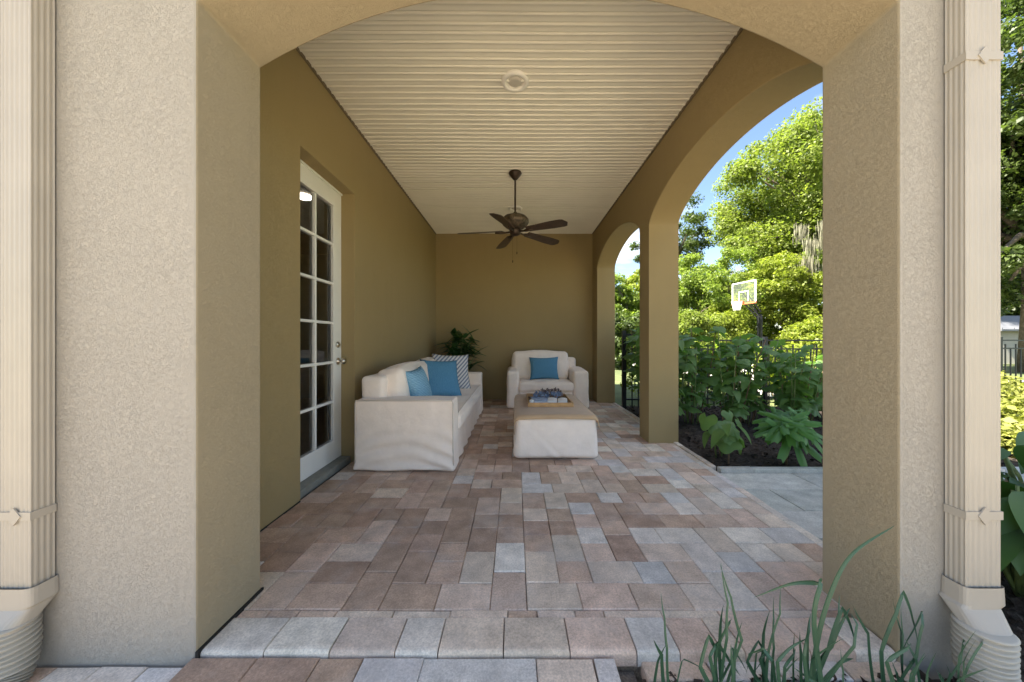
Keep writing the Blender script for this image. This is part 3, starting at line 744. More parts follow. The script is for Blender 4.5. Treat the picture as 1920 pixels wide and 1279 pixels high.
chair = empty('armchair', (.52, 5.95, 0), 'wide cream slipcovered armchair against the rear wall', 'armchair')
CX0, CX1, CY0, CY1 = -.13, 1.19, 5.52, 6.34
def chair_arm(p, nn, u):
    h = (p.z + .31) / .62
    if h < .5: p = p + Vector((nn.x * (.5 - h)**2 * .06, nn.y * (.5 - h)**2 * .08, 0))
    if p.y < 0 and h > .8: p.z -= .02 * max(0, -p.y / .4)
    if nn.y < -.4: p.y += .006 * mnoise.noise(Vector((p.x * 9, p.z * 9, 3)))
    return p
for k, (a, b) in enumerate(((CX0, CX0 + .19), (CX1 - .24, CX1))):
    o = cushion('arm', (a, CY0, .004), (b, CY1 - .02, .625), 'linen_cream', chair, .04, .010, .008, (10, 18, 20), chair_arm, 30 + k); rel(o, chair)
o = cushion('back_frame', (CX0 + .08, CY1 - .22, .02), (CX1 - .10, CY1, .80), 'linen_cream', chair, .05, .01, .005, (14, 5, 12), seed=33); rel(o, chair)
o = cushion('back_cushion', (CX0 + .10, CY1 - .40, .43), (CX1 - .27, CY1 - .15, .90), 'linen_cream', chair, .045, .03, .012, 22, seed=34); rel(o, chair); o.rotation_euler = (R(-6), 0, 0)
o = cushion('seat_cushion', (CX0 + .195, CY0 - .01, .27), (CX1 - .245, CY1 - .2, .43), 'linen_cream', chair, .045, .022, .010, 22, seed=35); rel(o, chair)
o = cushion('front_skirt', (CX0 + .2, CY0 + .02, .006), (CX1 - .25, CY0 + .3, .285), 'linen_cream', chair, .02, 0, .006, (14, 4, 8), seed=36); rel(o, chair)

ott = empty('ottoman', (.39, 3.82, 0), 'long cream slipcovered ottoman with tan throw in front of sofa', 'ottoman')
OX0, OX1, OY0, OY1 = .005, .765, 3.17, 4.48
def ott_fn(p, nn, u):
    h = (p.z + .198) / .396
    fl = max(0, 1 - h)**1.6 * .022; p = p + Vector((nn.x * fl, nn.y * fl, 0))
    if nn.y < -.5:
        for sx in (-1, 1):
            t = sx * p.x / .38; dgl = (1 - h) - (1 - t) * .95
            p.y += (-.005 * math.exp(-(dgl / .07)**2) + .005 * math.exp(-((dgl + .13) / .07)**2)) * (1 - h) * (1.3 if sx < 0 else .8)
        p.y += .006 * mnoise.noise(Vector((p.x * 5, h * 3, 9))) * (1 - h * .5)
    elif abs(nn.x) > .5: p.x += .010 * mnoise.noise(Vector((p.y * 5, h * 2, 4)))
    if h < .06 and nn.y < -.3: p.z += .010 * (1 - (p.x / .38)**2)
    return p
o = cushion('slipcover', (OX0, OY0, .004), (OX1, OY1, .40), 'linen_cream', ott, .05, .006, .004, (26, 26, 20), ott_fn, 40); rel(o, ott)
m = MB(); nn_ = 40; pr = []
hw = (OX1 - OX0) / 2 + .006
sec = [(-hw - .004, -.14), (-hw - .004, -.05), (-hw + .008, -.017), (-hw + .035, -.003), (-hw * .5, .003), (0, .005), (hw * .5, .003), (hw - .035, -.003), (hw - .008, -.017), (hw + .004, -.05), (hw + .006, -.075)]
for j in range(nn_ + 1):
    y = OY0 - .012 + (OY1 - OY0 + .02) * j / nn_; dz = -.028 * math.exp(-(y - OY0 + .012) / .012) - .012 * math.exp(-(OY1 - y) / .02)
    for (x, z) in sec: m.v.append((x + .003 * mnoise.noise(Vector((x * 5, y * 7, 0))), y - 3.82, .409 + z + dz))
n = len(sec)
for j in range(nn_):
    for i in range(n - 1): a = j * n + i; m.f.append((a, a + 1, a + n + 1, a + n))
o = m.build('throw', 'throw_tan', ott, True); o.location.x = (OX0 + OX1) / 2 - .39
sm = o.modifiers.new('thick', 'SOLIDIFY'); sm.thickness = .006; sm.offset = 1
# tray with books, candle and dried flowers
TZ = .4205
tray = empty('serving_tray', (.37, 3.85, TZ), 'rectangular wooden serving tray on the tan ottoman throw', 'tray')
tw, td, th_ = .235, .31, .045
box('tray_bottom', (-tw + .012, -td + .012, .0), (tw - .012, td - .012, .008), 'tray_dark', tray)
for nm, lo, hi in (('rim', (-tw, -td, 0), (tw, -td + .012, th_)), ('rim', (-tw, td - .012, 0), (tw, td, th_)), ('rim', (-tw, -td + .012, 0), (-tw + .012, td - .012, th_)), ('rim', (tw - .012, -td + .012, 0), (tw, td - .012, th_))):
    box(nm, lo, hi, 'tray_wood', tray, .003)
bk = empty('book', (.30, 3.82, TZ + .0095), 'blue patterned hardback book lying flat in the tray', 'book', rz=R(6))
box('cover', (-.11, -.14, 0), (.11, .14, .004), 'book_blue', bk); box('pages', (-.105, -.135, .004), (.107, .135, .026), 'paper', bk); box('cover', (-.11, -.14, .026), (.11, .14, .030), 'book_blue', bk)
m = MB()
for sgn in (-1, 1):
    for j in range(9):
        t0_, t1_ = j / 8, min(1, (j + 1) / 8)
        if j == 8: break
        xa, xb = sgn * (.005 + t0_ * .10), sgn * (.005 + t1_ * .10); za, zb = .030 + .014 * math.sin(t0_ * 2.6) * (1 - t0_ * .4), .030 + .014 * math.sin(t1_ * 2.6) * (1 - t1_ * .4)
        m.add([(xa, -.12, za), (xb, -.12, zb), (xb, .12, zb), (xa, .12, za), (xa, -.12, .0), (xb, -.12, .0), (xb, .12, 0), (xa, .12, 0)], [(0, 1, 2, 3), (0, 1, 5, 4), (3, 2, 6, 7), (1, 2, 6, 5) if j == 7 else (0, 3, 7, 4)])
o = m.build('open_magazine', 'paper', None, loc=(.46, 3.72, TZ + .0095)); o.rotation_euler = (0, 0, R(-8)); tag(o, 'open white magazine at the right front of the tray', 'magazine')
m = MB(); m.lathe([(.001, 0), (.022, 0), (.023, .002), (.023, .042), (.019, .045), (.001, .043)], seg=18); o = m.build('candle', 'candle', None, True, loc=(.175, 3.66, TZ + .0095)); tag(o, 'small white candle at the left front of the tray', 'candle')
fl = empty('dried_flowers', (.37, 3.93, TZ + .041), 'bunch of dried blue grey flowers lying on the book', 'flowers')
rng = np.random.default_rng(5); cs = [(rng.uniform(-.15, .17), rng.uniform(-.05, .08), rng.uniform(.012, .05)) for _ in range(46)]
quads_obj('blossoms', leaf_cloud(cs, [.022] * 46, 26, .02, 5, up=.3), 'dried_blue', fl)['kind'] = 'stuff'
cs = [(rng.uniform(-.06, .17), rng.uniform(.0, .10), rng.uniform(.05, .085)) for _ in range(22)]
quads_obj('seed_heads', leaf_cloud(cs, [.016] * 22, 24, .016, 6, up=.3), 'dried_brown', fl)['kind'] = 'stuff'
m = MB()
for k in range(14): m.tube([(rng.uniform(-.1, .1), -.02, .002), (rng.uniform(-.15, .15), rng.uniform(0, .08), rng.uniform(.03, .08))], .0015, 4)
m.build('stalks', 'dried_brown', fl)['kind'] = 'stuff'

# pillows
def pillow(name, label, loc, size, T, facing, tilt, mat, roll=0, side=None):
    """facing: yaw of the pillow's front normal (degrees, 0=+X, -90=towards camera); tilt back"""
    m = MB(); N = 18; a, b = size[0] / 2, size[1] / 2
    idx = {}
    for s_ in (1, -1):
        for j in range(N + 1):
            for i in range(N + 1):
                u, v = -1 + 2 * i / N, -1 + 2 * j / N
                if s_ < 0 and (i in (0, N) or j in (0, N)): idx[(s_, i, j)] = idx[(1, i, j)]; continue
                x = a * u * (1 - .10 * (1 - v * v)); y = b * v * (1 - .10 * (1 - u * u))
                z = s_ * T * ((1 - u * u) * (1 - v * v)) ** .42 + .004 * mnoise.noise(Vector((x * 12 + loc[0], y * 12, s_)))
                idx[(s_, i, j)] = len(m.v); m.v.append((x, y, z))
        for j in range(N):
            for i in range(N):
                q = (idx[(s_, i, j)], idx[(s_, i + 1, j)], idx[(s_, i + 1, j + 1)], idx[(s_, i, j + 1)]); m.f.append(q if s_ > 0 else q[::-1])
    o = m.build(name, mat, None, True, loc=loc)
    if side:
        o.data.materials.append(MATS[side])
        for p in o.data.polygons:
            if p.center.z < 0: p.material_index = 1
    nrm = Vector((math.cos(R(facing)) * math.cos(R(tilt)), math.sin(R(facing)) * math.cos(R(tilt)), math.sin(R(tilt))))
    up = Vector((0, 0, 1)); yv = (up - nrm * up.dot(nrm)).normalized(); xv = yv.cross(nrm)
    M = Matrix((xv, yv, nrm)).transposed(); o.rotation_euler = (M @ Matrix.Rotation(R(roll), 3, 'Z')).to_euler()
    return tag(o, label, 'pillow', 'throw pillows')
pillow('throw_pillow', 'small light blue pillow next to the near sofa arm', (-.96, 3.40, .645), (.38, .40), .09, -8, 16, 'cloth_blue_light', 4, 'cloth_blue_plain')
pillow('throw_pillow', 'large blue square pillow leaning between the two other sofa pillows', (-.89, 4.10, .655), (.48, .50), .085, -55, 28, 'cloth_blue', -4)
pillow('throw_pillow', 'white pillow with dark diagonal stripes at the far end of sofa', (-.86, 4.62, .68), (.54, .52), .08, -58, 18, 'cloth_stripe', -3)
pillow('throw_pillow', 'blue pillow leaning upright on the armchair seat', (.49, 5.80, .635), (.50, .39), .085, -90, 14, 'cloth_blue', 1)

# potted plant in the corner behind the sofa
def blade_mesh(name, L, W, mat, bend=.3, fold=.25, n=7, tipx=.5):
    me = bpy.data.meshes.new(name); v = []; f = []
    for i in range(n + 1):
        t = i / n; w = W * math.sin(math.pi * min(1, t ** tipx * .97 + .02)) ** .8 if i < n else .001
        y = L * t; z = -bend * L * t * t
        v += [(-w, y, z + fold * w), (0, y, z), (w, y, z + fold * w)]
    for i in range(n):
        a = i * 3; f += [(a, a + 1, a + 4, a + 3), (a + 1, a + 2, a + 5, a + 4)]
    me.from_pydata(v, [], f); me.materials.append(MATS[mat]); me.polygons.foreach_set('use_smooth', [True] * len(f)); return me
def put_leaf(me, parent, loc, yaw, pitch, roll=0, s=1.0, name='leaf'):
    o = bpy.data.objects.new(name, me); col.objects.link(o); o.parent = parent; o.location = loc; o.scale = (s, s, s)
    o.rotation_euler = (Matrix.Rotation(yaw, 3, 'Z') @ Matrix.Rotation(pitch, 3, 'X') @ Matrix.Rotation(roll, 3, 'Y')).to_euler(); return o
pot = empty('potted_plant', (-1.0, 5.93, 0), 'dark leafy potted plant in the corner behind the sofa', 'plant')
m = MB(); m.lathe([(.001, 0), (.13, 0), (.15, .02), (.19, .36), (.2, .38), (.18, .38), (.17, .34), (.001, .33)], seg=28); m.build('pot', 'terracotta', pot, True)
m = MB()
tips = []
for k in range(9):
    a = rs.uniform(0, 6.28); r_ = rs.uniform(.05, .34); zt = rs.uniform(.85, 1.28); p1 = (r_ * math.cos(a), r_ * math.sin(a), zt); tips.append(p1)
    m.tube([(.04 * math.cos(a), .04 * math.sin(a), .32), (p1[0] * .5, p1[1] * .5, zt * .7), p1], [.010, .008, .004], 6)
m.build('stem', 'stem_green', pot, True)
lm = [blade_mesh('leaf', L_, W_, 'leaf_indoor', .35, .3) for L_, W_ in ((.32, .045), (.25, .055), (.36, .034))]
for p1 in tips:
    for q in range(14):
        t = rs.uniform(.68, 1.0); put_leaf(rs.choice(lm), pot, (p1[0] * t + rs.uniform(-.04, .04), p1[1] * t + rs.uniform(-.04, .04), p1[2] * t + rs.uniform(-.03, .05)), rs.uniform(0, 6.28), rs.uniform(-.3, 1.1), rs.uniform(-.5, .5), rs.uniform(.7, 1.1))

# ------------------------------------------------------------------ garden plants
def lobed_leaf(name, lobes, size, mat, depth=.45, droop=.25, sub=0, spread=2.5):
    me = bpy.data.meshes.new(name); v = [(0, 0, 0)]; f = []; N = lobes * 8
    for i in range(N + 1):
        t = i / N; th = -spread + 2 * spread * t; k = math.cos((t * lobes) * 2 * math.pi - math.pi)      # 1 at lobe tips
        env = .55 + .45 * math.cos(th * .5); r_ = size * env * (1 - depth * (1 - (k * .5 + .5) ** .8))
        if sub: r_ *= 1 - .16 * (1 - abs(math.cos(t * lobes * sub * math.pi)))
        x, y = r_ * math.sin(th), r_ * math.cos(th); z = -droop * (x * x + y * y) / size + .05 * size * k * r_ / size
        v.append((x * .5, y * .5, z * .25 + .02 * size * k)); v.append((x, y, z))
    for i in range(N):
        a = 1 + i * 2; f += [(0, a + 2, a), (a, a + 2, a + 3, a + 1)]
    me.from_pydata(v, [], f); me.materials.append(MATS[mat]); me.polygons.foreach_set('use_smooth', [True] * len(f)); return me
LB = [lobed_leaf('leaf', 3, .15, 'leaf_bed', .25, .35, 0, 2.3), lobed_leaf('leaf', 5, .16, 'leaf_bed', .28, .4, 0, 2.5), blade_mesh('leaf', .22, .06, 'leaf_bed', .35, .2)]
LP = [lobed_leaf('leaf', 7, .29, 'leaf_papaya', .78, .14, 3, 2.6), lobed_leaf('leaf', 7, .24, 'leaf_papaya', .76, .2, 3, 2.6)]
def bed_plant(loc, h, nst, spread, nleaf, leaves, label, sc=1.0, name='leafy_plant', group='leafy plants in the shaded bed', low=.3, seed=0, front=False):
    r_ = random.Random(seed); e = empty(name, loc, label, 'plant', group)
    for s_ in range(nst):
        a = r_.uniform(0, 6.28); q = r_.uniform(.3, 1) * spread; tip = Vector((q * math.cos(a), q * math.sin(a), h * r_.uniform(.75, 1)))
        b0 = Vector((.25 * tip.x, .25 * tip.y, -.06)); md = b0.lerp(tip, .55) + Vector((.03 * r_.uniform(-1, 1), .03 * r_.uniform(-1, 1), .05))
        m = MB(); m.tube([b0, md, tip], [.012 * sc, .009 * sc, .005], 6); m.build('stem', 'stem_green' if s_ % 3 else 'stem_brown', e, True)
        for l in range(nleaf):
            t = low + (1 - low) * (l + r_.random()) / nleaf; p = (b0.lerp(md, t / .55) if t < .55 else md.lerp(tip, (t - .55) / .45))
            yaw = math.pi + r_.uniform(-1.7, 1.7) if front else r_.uniform(0, 6.28); pl = r_.uniform(.05, .15) * sc
            p2 = p + Vector((-math.sin(yaw) * pl, math.cos(yaw) * pl, pl * .35))
            put_leaf(r_.choice(leaves), e, p2, yaw, r_.uniform(-.75, .1) - (.3 if front else 0), r_.uniform(-.35, .35), sc * r_.uniform(.75, 1.25))
    return e
BEDL = ['dense dark green leafy plant nearest the middle pier', 'tall leafy green plant second from the middle pier', 'tall broad leaved plant in the middle of the bed row',
        'leafy plant by the fence below the basketball hoop', 'broad leaved plant right of the middle against the fence', 'leafy plant beside the right pillar edge', 'slim leafy plant farthest right before the fence']
spots = [(2.05, 4.55, 1.40, 9, .36), (2.45, 4.75, 1.42, 9, .36), (2.85, 4.55, 1.30, 9, .36), (3.25, 4.8, 1.28, 9, .36), (3.6, 4.45, 1.12, 8, .33), (4.05, 4.75, 1.05, 8, .34), (4.5, 5.0, .98, 7, .30)]
for k, (x, y, h, ns, sp) in enumerate(spots):
    bed_plant((x, y, -.04), h, ns + 1, sp * 1.15, 11, LB, BEDL[k], .72, seed=50 + k, low=.22)
bed_plant((2.12, 5.25, -.04), 1.45, 8, .36, 13, LB, 'tall dark leafy shrub behind the others near the middle pier', .85, seed=60)
bed_plant((1.95, 3.12, -.04), .52, 1, .02, 9, LB, 'small broad leaved sapling at the front corner of the bed', .72, 'sapling', 'young plants at the front of the bed', .45, 71, True)
bed_plant((2.02, 3.40, -.04), .42, 3, .14, 5, LB, 'low bushy seedling just behind the front sapling', .8, 'seedling', 'young plants at the front of the bed', .4, 72, True)
bed_plant((2.52, 3.16, -.04), .46, 1, .03, 8, LP, 'bright green papaya with deeply lobed leaves at bed front', 1.05, 'papaya_plant', 'young plants at the front of the bed', .6, 73, True)
bed_plant((2.60, 3.35, -.04), .50, 2, .12, 4, LP, 'young papaya with lobed leaves behind the brighter one', .95, 'papaya_plant', 'young plants at the front of the bed', .6, 74, True)

# paddle-leaved plants beside the right pillar
PL = [blade_mesh('leaf', .36, .075, 'leaf_paddle', .35, .3, 10, .7), blade_mesh('leaf', .30, .07, 'leaf_paddle', .5, .35, 10, .7)]
PD = blade_mesh('dry_leaf', .40, .035, 'leaf_dry', .5, .7, 8)
for k, (x, y, n_, h, lb) in enumerate(((2.36, 1.60, 24, .60, 'broad glossy leaved plant close behind the right downspout'), (2.80, 1.85, 22, .66, 'broad glossy leaved plant farther from the right downspout'), (3.5, 2.3, 12, .6, 'broad leaved plant next to the concrete path at right'))):
    r_ = random.Random(90 + k); e = empty('broad_leaf_plant', (x, y, -.08), lb, 'plant', 'broad leaved plants right of the pillar')
    for q in range(n_):
        a = r_.uniform(0, 6.28); hh = h * r_.uniform(.35, 1); rr = r_.uniform(.08, .22); p = Vector((rr * math.cos(a), rr * math.sin(a), hh))
        m = MB(); m.tube([(0, 0, 0), (p.x * .4, p.y * .4, hh * .6), p], [.012, .010, .006], 6); m.build('stalk', 'stem_green', e, True)
        put_leaf(r_.choice(PL), e, p, a - math.pi / 2, r_.uniform(-.9, .5), r_.uniform(-.4, .4), r_.uniform(.8, 1.1))
    for q in range(2): put_leaf(PD, e, (r_.uniform(-.1, .1), r_.uniform(-.1, .1), h * .6), r_.uniform(0, 6.28), r_.uniform(-.6, .2), 0, 1, 'dry_leaf')

# strap-leaved plants at the front: each leaf a folded ribbon through points (picture column/row at the plant's depth)
def strap(parent, pts, w0, base):
    sharp = w0 < .035; w0 *= .60
    m = MB(); P_ = [Vector(p) for p in pts]; Q = []
    for i in range(len(P_) - 1):
        n_ = 6
        for j in range(n_):
            t = j / n_
            p0, p1, p2, p3 = P_[max(i - 1, 0)], P_[i], P_[i + 1], P_[min(i + 2, len(P_) - 1)]
            Q.append(.5 * ((2 * p1) + (p2 - p0) * t + (2 * p0 - 5 * p1 + 4 * p2 - p3) * t * t + (3 * p1 - p0 - 3 * p2 + p3) * t**3) if not sharp else p1.lerp(p2, t) + (p2 - p1).cross(Vector((0, 1, 0))) * (.10 * t * (1 - t)))
    Q.append(P_[-1]); n = len(Q)
    for i, p in enumerate(Q):
        t = i / (n - 1); w = w0 * (1 - .95 * t ** 2.6) * .5; T = (Q[min(i + 1, n - 1)] - Q[max(i - 1, 0)]).normalized()
        side = T.cross(Vector((0.25, -1, 0.15))).normalized(); nr = side.cross(T)
        m.v += [tuple(p - side * w + nr * w * .35 - Vector(base)), tuple(p - Vector(base)), tuple(p + side * w + nr * w * .35 - Vector(base))]
    for i in range(n - 1):
        a = i * 3; m.f += [(a, a + 1, a + 4, a + 3), (a + 1, a + 2, a + 5, a + 4)]
    return m.build('leaf', 'leaf_strap', parent, False)
def S(px, py, y): return ((px - 966) * y / 640, y, 1.12 - (py - 637) * y / 640)
def strap_plant(root_px, y, leaves, label):
    base = ((root_px - 966) * y / 640, y, -.055); e = empty('strap_leaf_plant', base, label, 'plant', 'strap leaved plants at the front edge')
    r_ = random.Random(int(root_px))
    for L in leaves:
        w = L[0]; yy = y + r_.uniform(-.05, .05); bx = base[0] + r_.uniform(-.03, .03)
        pts = [(bx, yy, -.06)] + [S(px, py, yy + .02 * i) for i, (px, py) in enumerate(L[1:])]
        strap(e, pts, w, base)
    for q in range(6 if len(leaves) > 3 else 2):
        a_ = r_.uniform(-1, 1); hh = r_.uniform(.08, .26); bx = base[0] + r_.uniform(-.06, .06); yy = y + r_.uniform(-.07, .06)
        strap(e, [(bx, yy, -.06), (bx + a_ * .02, yy + .01, hh * .6), (bx + a_ * r_.uniform(.03, .12), yy + r_.uniform(-.03, .03), hh)], r_.uniform(.014, .026), base)
strap_plant(1262, 1.10, [(.016, (1250, 1215), (1246, 1160), (1239, 1110)), (.010, (1278, 1240), (1282, 1236), (1330, 1262))], 'single slim upright leaf sprout left of the front clumps')
strap_plant(1345, 1.09, [(.024, (1312, 1250), (1328, 1192), (1345, 1228), (1362, 1258)), (.022, (1340, 1225), (1368, 1165), (1372, 1160)), (.020, (1362, 1195), (1364, 1130), (1352, 1055)), (.020, (1390, 1200), (1370, 1120), (1350, 1056)), (.022, (1330, 1230), (1344, 1205), (1370, 1245), (1388, 1268)), (.018, (1375, 1230), (1372, 1215), (1400, 1260))], 'strap leaved clump with folded tips at left of front bed')
strap_plant(1455, 1.08, [(.020, (1440, 1220), (1462, 1150), (1464, 1100)), (.022, (1400, 1240), (1421, 1202), (1440, 1240)), (.018, (1450, 1215), (1450, 1160), (1451, 1118)), (.026, (1456, 1240), (1480, 1215), (1516, 1196)), (.022, (1424, 1235), (1435, 1225), (1412, 1262)), (.020, (1448, 1240), (1430, 1215), (1404, 1225), (1398, 1265)), (.024, (1470, 1250), (1488, 1226), (1492, 1215))], 'strap leaved clump with one browned tip in the middle')
strap_plant(1520, 1.10, [(.040, (1530, 1200), (1560, 1100), (1600, 1035), (1677, 986)), (.036, (1524, 1170), (1536, 1095), (1530, 1092), (1480, 1095), (1414, 1120)), (.030, (1558, 1210), (1586, 1150), (1594, 1140)), (.030, (1560, 1200), (1578, 1140), (1596, 1180), (1604, 1215)), (.026, (1600, 1210), (1606, 1170), (1595, 1150)), (.026, (1550, 1220), (1572, 1150), (1574, 1115)), (.03, (1575, 1240), (1600, 1235)), (.028, (1506, 1230), (1516, 1180), (1520, 1150))], 'tallest strap leaved clump with long arching leaf before the pillar')
strap_plant(1688, 1.09, [(.034, (1650, 1220), (1678, 1150), (1692, 1110), (1710, 1160), (1722, 1225)), (.028, (1716, 1230), (1728, 1170), (1727, 1146), (1700, 1200), (1672, 1250)), (.030, (1660, 1240), (1700, 1215), (1708, 1206)), (.022, (1680, 1262), (1672, 1240)), (.024, (1712, 1260), (1710, 1245), (1704, 1240))], 'strap leaved clump with bent tips against the right pillar')
strap_plant(1795, 1.07, [(.022, (1800, 1240), (1806, 1200), (1808, 1170)), (.024, (1812, 1250), (1840, 1205), (1850, 1195)), (.026, (1780, 1262), (1774, 1246)), (.022, (1760, 1265), (1752, 1250))], 'short strap leaved clump in front of the right drain pipe')

# fence and gate
def fence(name, p0, p1, h, step, label, cat, posts, dbl=True):
    p0, p1 = Vector(p0), Vector(p1); L = (p1 - p0).length; ang = math.atan2(p1.y - p0.y, p1.x - p0.x)
    e = empty(name, (p0.x, p0.y, 0), label, cat, rz=ang)
    for z in ((h - .012, h - .16, .12) if dbl else (h - .012, .12)): box('rail', (0, -.014, z - .012), (L, .014, z + .012), 'black_metal', e)
    me = None; x = step / 2; k = 0
    ms = []
    for top in (h - .03, h - .10):
        mm = bpy.data.meshes.new('picket'); t = MB(); t.box((-.008, -.008, .03), (.008, .008, top)); mm.from_pydata(t.v, [], t.f); mm.materials.append(MATS['black_metal']); ms.append(mm)
    while x < L:
        o = bpy.data.objects.new('picket', ms[k % 2]); col.objects.link(o); o.parent = e; o.location = (x, 0, -.05); x += step; k += 1
    for px in posts: box('post', (px - .028, -.028, -.12), (px + .028, .028, h + .05), 'black_metal', e)
    return e
fence('garden_gate', (1.80, 5.72), (2.72, 5.72), 1.22, .105, 'black metal picket gate beside the house corner', 'gate', (0.02, .9))
fence('picket_fence', (2.76, 5.74), (10.6, 6.45), 1.12, .112, 'black metal picket fence running along the back of the bed', 'fence', (1.55, 3.9, 6.2, 7.8))

# yellow-green low shrubs at the right
for k, (x, y, r_, h) in enumerate(((5.15, 3.55, .36, .30), (5.75, 4.05, .42, .42), (6.55, 4.35, .45, .48), (6.9, 5.0, .5, .56), (7.9, 5.3, .55, .62))):
    e = empty('low_shrub', (x, y, -.1), ['smallest yellow green shrub, nearest the concrete path', 'small yellow green shrub second from the path', 'yellow green shrub in the middle of the sunny row', 'yellow green shrub just in front of the fence', 'largest yellow green shrub at the fence, farthest right'][k], 'shrub', 'sunlit yellow green shrubs')
    rng = np.random.default_rng(200 + k); cs = [(rng.normal() * r_ * .5, rng.normal() * r_ * .5, h * rng.uniform(.35, .95)) for _ in range(26)]
    quads_obj('foliage', leaf_cloud(cs, [.16] * 26, 110, .075, 200 + k, up=.7), 'leaf_shrub', e)
    m = MB()
    for c in cs[:9]: m.tube([(c[0] * .2, c[1] * .2, 0), c], [.01, .004], 5)
    m.build('stem', 'stem_brown', e)

# green shrubs standing behind the fence
for k, (x, y, r_, h, lb) in enumerate(((2.9, 7.0, .55, 1.0, 'green shrub behind the fence nearest the gate'), (4.3, 7.3, .6, 1.05, 'green shrub behind the fence post'), (5.6, 7.2, .6, 1.0, 'bright shrub behind the fence at the right pillar edge'), (7.4, 8.6, .7, .9, 'green shrub behind the fence farthest from the house'))):
    e = empty('garden_shrub', (x, y, -.14), lb, 'shrub', 'green shrubs behind the fence')
    rng = np.random.default_rng(300 + k); cs = [(rng.normal() * r_ * .5, rng.normal() * r_ * .45, h * rng.uniform(.2, 1.0)) for _ in range(36)]
    quads_obj('foliage', leaf_cloud(cs, [.2] * 36, 100, .085, 300 + k, up=.6), 'leaf_mid' if k % 2 else 'leaf_lime', e)
    m = MB()
    for c in cs[:9]: m.tube([(c[0] * .2, c[1] * .2, 0), c], [.012, .004], 5)
    m.build('stem', 'stem_brown', e)

# ------------------------------------------------------------------ basketball hoop
hp = empty('basketball_hoop', (11.45, 17.1, -.13), 'basketball hoop with clear backboard on a dark pole beyond the fence', 'basketball hoop', rz=R(-170))
# local +x is the way the board faces; +y along the board
m = MB(); m.box((-.95, -.06, 0), (-.83, .06, 2.55)); m.box((-.93, .12, 1.2), (-.87, .17, 2.5)); m.build('pole', 'black_metal', hp)
m = MB()
for y in (-.10, .10): m.tube([(-.9, y, 2.35), (-.05, y, 3.15)], .035, 6); m.tube([(-.9, y, 2.65), (-.05, y, 3.6)], .03, 6)
m.build('arm', 'black_metal', hp)
b = box('backboard', (-.012, -.70, 3.06), (.012, .70, 4.10), 'board_acrylic', hp)
m = MB()
for (y0, y1, z0, z1) in ((-.72, .72, 4.09, 4.15), (-.72, -.665, 3.1, 4.09), (.665, .72, 3.1, 4.09)): m.box((-.02, y0, z0), (.02, y1, z1))
m.build('frame', 'hoop_white', b)
m = MB()
for (y0, y1, z0, z1) in ((-.30, .30, 3.63, 3.68), (-.30, -.25, 3.17, 3.63), (.25, .30, 3.17, 3.63)): m.box((.013, y0, z0), (.018, y1, z1))
m.build('target_square', 'hoop_white', b)
m = MB(); m.box((-.03, -.72, 3.02), (.03, .72, 3.10)); m.build('edge_pad', 'hoop_orange', b)
m = MB(); m.tube([(.40 + .225 * math.cos(t * math.pi / 12), .225 * math.sin(t * math.pi / 12), 3.17) for t in range(25)], .012, 6, False); m.box((.02, -.05, 3.1), (.19, .05, 3.18)); m.build('rim', 'hoop_orange', hp)
m = MB()
for k in range(14):
    for sg in (-1, 1):
        pts = []
        for j in range(5):
            a = 2 * math.pi * k / 14 + sg * j * .22; rr = .225 - .022 * j; pts.append((.40 + rr * math.cos(a), rr * math.sin(a), 3.16 - .11 * j))
        m.tube(pts, .011, 4, False)
m.build('net', 'hoop_white', hp)['kind'] = 'stuff'

# ------------------------------------------------------------------ shed
sh = empty('shed', (29.5, 20.5, -.16), 'low beige outbuilding with grey metal roof at the right edge', 'shed')
box('wall', (-4, -2.5, 0), (4, 2.5, 1.75), 'shed_wall', sh)
m = MB(); m.add([(-4.4, -2.9, 1.72), (4.4, -2.9, 1.72), (4.4, 0, 2.62), (-4.4, 0, 2.62), (4.4, 2.9, 1.72), (-4.4, 2.9, 1.72), (-4.4, -2.9, 1.82), (4.4, -2.9, 1.82), (4.4, 0, 2.72), (-4.4, 0, 2.72), (4.4, 2.9, 1.82), (-4.4, 2.9, 1.82)], [(6, 7, 8, 9), (9, 8, 10, 11), (0, 1, 7, 6), (1, 2, 8, 7), (2, 4, 10, 8), (4, 5, 11, 10), (5, 3, 9, 11), (3, 0, 6, 9), (0, 3, 2, 1), (3, 5, 4, 2)])
rf = m.build('roof', 'shed_roof', sh, recalc=True)
for k in range(15): box('roof_rib', (-4.35 + k * .62, -2.88, 1.74), (-4.32 + k * .62, -2.86, 1.9), 'shed_roof', rf)
box('door', (1.2, -2.55, 0), (2.3, -2.505, 1.65), 'threshold', sh)

